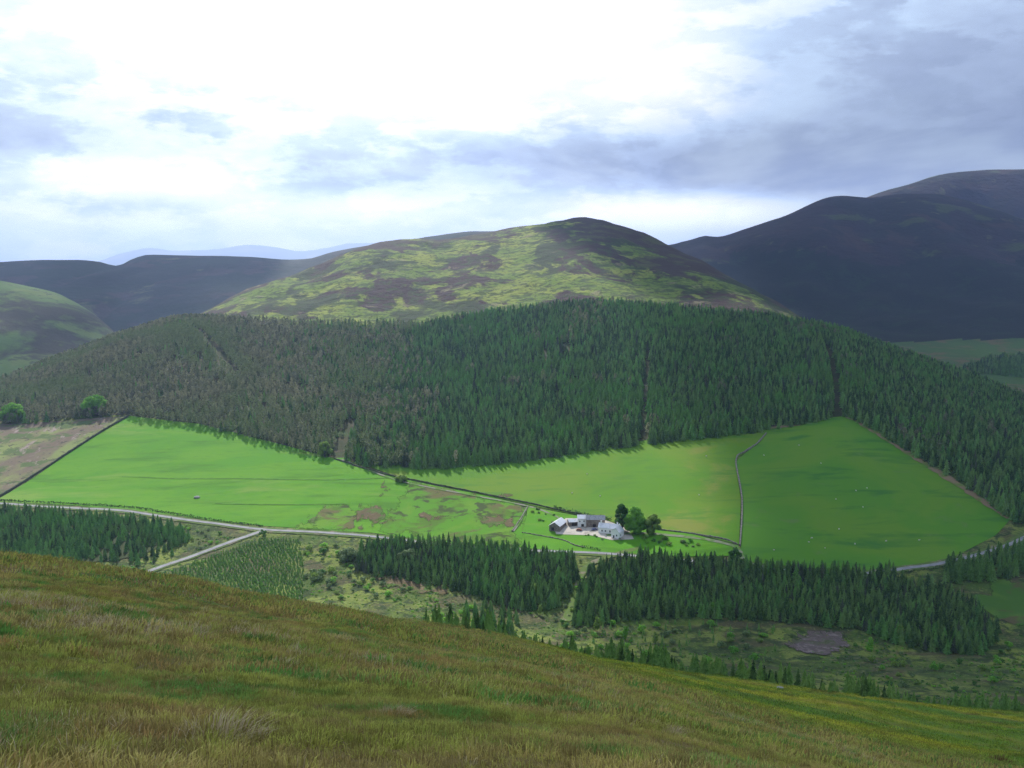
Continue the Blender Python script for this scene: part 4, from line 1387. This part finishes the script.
M_blade = moor_blade_mat('moor_grass_blades', [(.46, .35, .12), (.33, .33, .07), (.12, .26, .05), (.34, .22, .08)])
M_blade2 = moor_blade_mat('moor_moss_blades', [(.43, .34, .10), (.32, .33, .06), (.11, .25, .045), (.31, .21, .065)])
M_straw = ground_mat('dead_straw', (.60, .48, .28), [((.40, .30, .16), 5., .45, .6)])


def tuft(seed, n, hl, hh, w, spread, lean, wind=(.12, -.05)):
    r = random.Random(seed); b = MB()
    for i in range(n):
        a = r.random() * 6.28; q = spread * math.sqrt(r.random())
        x, y = q * math.cos(a), q * math.sin(a)
        h = r.uniform(hl, hh); l = r.uniform(.2, 1) * lean
        dx = math.cos(a) * l * h + wind[0] * h * .5; dy = math.sin(a) * l * h + wind[1] * h
        pa = r.random() * 3.14; ux, uy = math.cos(pa) * w / 2, math.sin(pa) * w / 2
        b.add([(x - ux, y - uy, -.02), (x + ux, y + uy, -.02), (x + dx * .35 + ux * .8, y + dy * .35 + uy * .8, h * .6), (x + dx * .35 - ux * .8, y + dy * .35 - uy * .8, h * .6), (x + dx, y + dy, h * .93)],
              [(0, 1, 2, 3), (3, 2, 4)])
    return b


P_near = protos([tuft(1, 70, .01, .045, .005, .12, 1.5).mesh('tuft', M_blade), tuft(2, 70, .01, .035, .006, .13, 1.8).mesh('tuft', M_blade2), tuft(3, 34, .02, .075, .004, .08, 1.2).mesh('tuft', M_blade),
                 tuft(4, 70, .01, .04, .008, .13, 1.6).mesh('tuft', M_blade2), tuft(5, 16, .025, .07, .003, .08, 1.3).mesh('tuft', M_straw)])
P_mid = protos([tuft(11, 60, .03, .08, .012, .26, 1.5).mesh('tuft', M_blade), tuft(12, 60, .025, .065, .014, .28, 1.7).mesh('tuft', M_blade2), tuft(13, 44, .05, .12, .010, .16, 1.2).mesh('tuft', M_blade),
                tuft(14, 70, .03, .07, .017, .30, 1.6).mesh('tuft', M_blade2), tuft(15, 12, .06, .14, .007, .14, 1.3).mesh('tuft', M_straw)])
P_far = protos([tuft(21, 46, .06, .15, .04, .75, 1.1).mesh('tuft', M_blade), tuft(22, 46, .05, .13, .045, .8, 1.3).mesh('tuft', M_blade2), tuft(23, 40, .08, .2, .035, .5, .9).mesh('tuft', M_blade),
                tuft(24, 50, .05, .13, .05, .8, 1.4).mesh('tuft', M_blade2), tuft(25, 7, .1, .2, .015, .4, 1.1).mesh('tuft', M_straw)])


def band(y0, y1, dens, smin, smax, pstraw, slo=-.62, shi=.62):
    out = []
    n = int(dens * (y1 * y1 - y0 * y0) / 2 * (shi - slo))
    for _ in range(n):
        Yv = math.sqrt(random.uniform(y0 * y0, y1 * y1)); x = random.uniform(slo, shi) * Yv
        n_ = float(fbm(x / 2.2, Yv / 2.2, 3, 33))
        big = float(fbm(x / 9., Yv / 9., 3, 34))
        st = random.random() < pstraw * (5.0 if n_ > .58 else .4) * (.4 if big < .45 else 1.3)
        k = 4 if st else random.choice((0, 0, 1, 1, 2, 3))
        z = fz(x, Yv)
        if z < -900: continue
        out.append((x, Yv, z, random.uniform(smin, smax) * (.30 + .95 * n_), random.random() * 6.28, k))
    return out


gn = band(2.0, 9, 190, .7, 1.25, .10, -.95, .95)
scatter('moor_grass', gn, P_near, 'brown and green moor grass of the near slope', 'grass')
gm = band(9, 30, 32, .8, 1.4, .10, -.75, .75)
scatter('moor_grass', gm, P_mid, 'matted brown moor grass on the middle of the near slope', 'grass')
gf = band(30, 95, 3.6, .8, 1.3, .10) + band(95, 245, .75, 1.0, 1.6, .0, -.12, .6)
scatter('moor_grass', gf, P_far, 'brown and yellow-green grass on the outer brow of the near slope', 'grass')

# pale dead tussocks that stand out
for i, (px, py, s, lab) in enumerate([(222, 740, .85, 'large pale dead grass tussock at the bottom left of the near slope'), (375, 664, .6, 'wide pale tussock in the middle of the brown slope'), (395, 715, .45, 'wispy straw tussock below the wide one'), (280, 668, .55, 'pale straw patch left of the wide tussock'), (672, 735, .4, 'pale tussock on the lower right shoulder of the near slope')]):
    g = hit(px, py, bvh_fg)
    dist = g.length
    k = dist / 4.2
    b = tuft(400 + i, 320, .04 * k ** .5, .15 * k ** .5, .0032 * k ** .8, .16 * k ** .5, .8, (.7, -.1))
    o = b.build('grass_tussock', M_straw, None, (g.x, g.y, g.z)); o.scale = (s * 1.2, s, s * .8); tag(o, lab, 'tussock')
M_rust = ground_mat('rusty_bracken', (.16, .07, .04), [])
g = hit(1000, 763, bvh_fg)
o = tuft(500, 120, .25, .55, .05, .7, .6).build('bracken_clump', M_brown, None, g); o.data.materials[0] = M_rust; tag(o, 'rust-brown clump at the lower right corner of the slope', 'bracken')

# ------------------------------------------------------------------ light
SUN_EL, SUN_AZ = R(38), R(-14)      # azimuth from the view axis, left negative
Sd = Vector((math.sin(SUN_AZ) * math.cos(SUN_EL), math.cos(SUN_AZ) * math.cos(SUN_EL), math.sin(SUN_EL)))
sl = bpy.data.lights.new('sun', 'SUN'); sl.energy = 5.0; sl.angle = R(.6); sl.color = (1., .96, .88)
so = bpy.data.objects.new('sun', sl); COL.objects.link(so)
so.rotation_euler = Sd.to_track_quat('Z', 'Y').to_euler()

# unseen cloud deck, shaped so chosen ground stays sunlit and the rest is shaded
LIT = [[(-400, 395), (0, 368), (190, 316), (215, 300), (330, 235), (520, 215), (590, 262), (690, 262), (815, 312), (760, 322), (690, 345), (670, 400), (700, 428), (740, 440), (746, 520), (790, 550), (800, 575), (690, 590), (630, 610), (600, 680), (300, 680), (-400, 700)],
       [(-300, 276), (20, 284), (90, 308), (90, 325), (-40, 335), (-300, 325)]]
CH = 2000.
cell = 45.
g0 = -Sd / Sd.z
xs = np.arange(-3600, 3700, cell); ys2 = np.arange(2000, 7300, cell)
D = np.zeros((len(xs), len(ys2)))
allb = [(bvh_fg, 'fg'), (bvh_val, 'v')] + [(q, 'o') for q in bvh_l]
PXs = np.zeros_like(D); PYs = np.zeros_like(D); KND = np.zeros_like(D)
for i, x in enumerate(xs):
    for j, y in enumerate(ys2):
        o_ = Vector((x, y, CH)); best = None; kd = None
        for bv, kk in allb:
            h = bv.ray_cast(o_, -Sd)
            if h[0] is not None and (best is None or h[3] < best[1]): best = (h[0], h[3]); kd = kk
        if best is None:
            KND[i, j] = 2 if (y - CH / Sd.z * Sd.y) < 4000 else 3
            continue
        KND[i, j] = 1 if kd == 'fg' else 0
        PXs[i, j], PYs[i, j] = proj(best[0])
        if best[0].y > 4750: KND[i, j] = 3
for q in LIT:
    d = polydist(PXs, PYs, q)
    D = np.maximum(D, sstep(-14, 10, d))
XX, YY = np.meshgrid(xs, ys2, indexing='ij')
for q, a_ in (([(150, 260), (300, 262), (290, 300), (190, 305)], .45), ([(880, 336), (1200, 318), (1200, 405), (1000, 398)], .5)):
    D = np.maximum(D, a_ * sstep(-8, 8, polydist(PXs, PYs, q)))
cover = 1 - D
cover[KND == 1] = 1 - .85 * sstep(-6, 12, polydist(PXs, PYs, [(600, 655), (800, 680), (1300, 730), (1300, 800), (1020, 745), (800, 712), (640, 685)]))[KND == 1]; cover[KND == 2] = 1; cover[KND == 3] = 0
# never hang a cloud where it would show as one hard shape low in the view
el = np.degrees(np.arctan2(CH, np.hypot(XX, YY)))
cover *= sstep(15.6, 17.2, el)
# soften
for _ in range(2):
    cover = (cover + np.roll(cover, 1, 0) + np.roll(cover, -1, 0) + np.roll(cover, 1, 1) + np.roll(cover, -1, 1)) / 5
cover[0] = cover[-1] = 0; cover[:, 0] = cover[:, -1] = 0
cover = np.clip(cover - (fbm(XX / 160., YY / 160., 4, 99) - .5) * .35 * (cover < .97), 0, 1)
mC, tC, bC = newmat('cloud_vapour')
at = tC.nodes.new('ShaderNodeAttribute'); at.attribute_name = 'cover'
bC.inputs['Base Color'].default_value = (.85, .86, .9, 1); bC.inputs['Roughness'].default_value = 1
trl = tC.nodes.new('ShaderNodeBsdfTranslucent'); trl.inputs[0].default_value = (.9, .91, .95, 1)
m1 = tC.nodes.new('ShaderNodeMixShader'); m1.inputs[0].default_value = .5
tC.links.new(bC.outputs[0], m1.inputs[1]); tC.links.new(trl.outputs[0], m1.inputs[2])
tp = tC.nodes.new('ShaderNodeBsdfTransparent'); m2 = tC.nodes.new('ShaderNodeMixShader')
av = smooth(tC, S(tC, at.outputs['Fac']), .12, .75)
tC.links.new(av.s, m2.inputs[0]); tC.links.new(tp.outputs[0], m2.inputs[1]); tC.links.new(m1.outputs[0], m2.inputs[2])
tC.links.new(m2.outputs[0], tC.nodes['Material Output'].inputs['Surface'])
cv = []; cf = []; cc = []; vid = {}
thick = np.sqrt(np.clip(cover, 0, 1))
puff = fbm(XX / 240., YY / 240., 4, 12)
for i in range(len(xs)):
    for j in range(len(ys2)):
        for s_ in (0, 1):
            vid[(i, j, s_)] = len(cv)
            z = CH + (thick[i, j] * (60 + 260 * puff[i, j]) if s_ else -thick[i, j] * 50 * puff[i, j])
            cv.append((xs[i], ys2[j], z)); cc.append(cover[i, j])
for i in range(len(xs) - 1):
    for j in range(len(ys2) - 1):
        if max(cover[i, j], cover[i + 1, j], cover[i, j + 1], cover[i + 1, j + 1]) > .03:
            for s_ in (0, 1):
                q = [vid[(i, j, s_)], vid[(i + 1, j, s_)], vid[(i + 1, j + 1, s_)], vid[(i, j + 1, s_)]]
                cf.append(q if s_ else q[::-1])
cme = mesh_of('cloud', cv, cf, mC, True)
a_ = cme.attributes.new('cover', 'FLOAT', 'POINT'); a_.data.foreach_set('value', np.array(cc, np.float32))
tag(link('cloud', cme), 'unseen cloud deck above the view, shaped to shade the slopes', 'cloud', kind='stuff')

# haze
hz = MB(); hz.box(-29000, 29000, -300, 27000, -263.5, 760)
mH = bpy.data.materials.new('haze'); mH.use_nodes = True; th = mH.node_tree; th.nodes.clear()
ho = th.nodes.new('ShaderNodeOutputMaterial'); pv = th.nodes.new('ShaderNodeVolumePrincipled')
pv.inputs['Color'].default_value = (.46, .60, 1., 1); pv.inputs['Density'].default_value = .62e-4
pv.inputs['Anisotropy'].default_value = .3
th.links.new(pv.outputs[0], ho.inputs['Volume'])
tag(hz.build('haze', mH), 'thin blue haze filling the valley air', 'haze', kind='stuff')

# sky
wd = bpy.data.worlds.new('World'); scene.world = wd; wd.use_nodes = True
t = wd.node_tree; t.nodes.clear()
wo = t.nodes.new('ShaderNodeOutputWorld'); bg = t.nodes.new('ShaderNodeBackground'); bg2 = t.nodes.new('ShaderNodeBackground')
sky = t.nodes.new('ShaderNodeTexSky'); sky.sky_type = 'NISHITA'; sky.sun_disc = False
sky.sun_elevation = SUN_EL; sky.sun_rotation = SUN_AZ; sky.altitude = 400
t.links.new(sky.outputs[0], bg.inputs[0]); bg.inputs[1].default_value = .12
tcn = t.nodes.new('ShaderNodeTexCoord'); dirv = tcn.outputs['Generated']
sx = t.nodes.new('ShaderNodeSeparateXYZ'); t.links.new(dirv, sx.inputs[0])
X, Y, Z = (S(t, sx.outputs[k]) for k in range(3))
EL = Z._m('ARCSINE') * (180 / math.pi)
AZ = X._m('ARCTAN2', Y) * (180 / math.pi)
cx = t.nodes.new('ShaderNodeCombineXYZ')
t.links.new((AZ * 1.).s, cx.inputs[0]); t.links.new((EL * 2.6).s, cx.inputs[1])
av_ = cx.outputs[0]


def G(a0, e0, sa, se, tilt=0.):
    da = (AZ - a0) * (1 / sa); de = (EL - (AZ - a0) * tilt - e0) * (1 / se)
    return ((da * da + de * de) * -.5).exp()


n1 = noise(t, av_, .07, 6, .55, None, .2, (3.1, 1.7, 0))
n2 = noise(t, av_, .22, 6, .58, None, .2, (11, 4, 0))
n3 = noise(t, av_, .75, 5, .6, None, .3, (5, 14, 0))
n4 = noise(t, av_, .17, 7, .58, None, .15, (21, 9, 0))
calm = G(22, 7, 14, 6) * -.65 + 1.
B = ((n1 - .5) * .7 + (n2 - .5) * .65 + (n3 - .5) * .30 + smooth(t, n4, .45, .56, -.15, .15)) * calm + .565
B = B + G(-6.5, 13.2, 8., 3.4) * 1.0 + G(-15, 30, 30, 14) * 1.0
B = B - G(26, 9, 10, 5.5) * .46 - G(14, 5.2, 13, 1.3, -.01) * .55 + G(9, 9.5, 2.5, 1.6) * .25 - G(-26, 6.8, 7.0, 2.1) * .36 - G(-8, 5.6, 5, 1.0) * .2
B = B + G(-14, 1.2, 16, .8) * .22 + G(-20, 4.3, 3.8, .75) * .95 + G(-10, 3.0, 6, .6) * .5 + G(9, 2.6, 4.5, .8) * 1.25 + G(-23, 1.9, 5, .5) * .3 - G(-22, 3.1, 5, .45) * .2
rp = t.nodes.new('ShaderNodeValToRGB'); t.links.new((B * .6).clamp().s, rp.inputs[0])
e = rp.color_ramp.elements
e[0].position = .06; e[0].color = (.25, .31, .47, 1)
e[1].position = .22; e[1].color = (.38, .47, .66, 1)
for p_, c_ in ((.36, (.56, .70, .92, 1)), (.47, (.80, .90, 1.05, 1)), (.60, (1.05, 1.08, 1.12, 1)), (.95, (1.6, 1.6, 1.6, 1))):
    q = e.new(p_); q.color = c_
t.links.new(rp.outputs[0], bg2.inputs[0]); bg2.inputs[1].default_value = 1.0
ms = t.nodes.new('ShaderNodeMixShader')
cov = smooth(t, noise(t, av_, .06, 5, .6, None, .5, (31, 7, 0)), .38, .58, .72, .96)
t.links.new(cov.s, ms.inputs[0]); t.links.new(bg.outputs[0], ms.inputs[1]); t.links.new(bg2.outputs[0], ms.inputs[2])
t.links.new(ms.outputs[0], wo.inputs['Surface'])

# ------------------------------------------------------------------ render
scene.view_settings.view_transform = 'Standard'; scene.view_settings.look = 'None'
scene.view_settings.gamma = 1; scene.view_settings.exposure = 0.26
scene.render.engine = 'CYCLES'
cy = scene.cycles
cy.use_denoising = True; cy.denoiser = 'OPENIMAGEDENOISE'; cy.denoising_prefilter = 'NONE'; cy.use_light_tree = False
cy.max_bounces = 3; cy.diffuse_bounces = 2; cy.glossy_bounces = 1; cy.transmission_bounces = 1; cy.volume_bounces = 1; cy.transparent_max_bounces = 12
cy.use_adaptive_sampling = True; cy.adaptive_threshold = .015
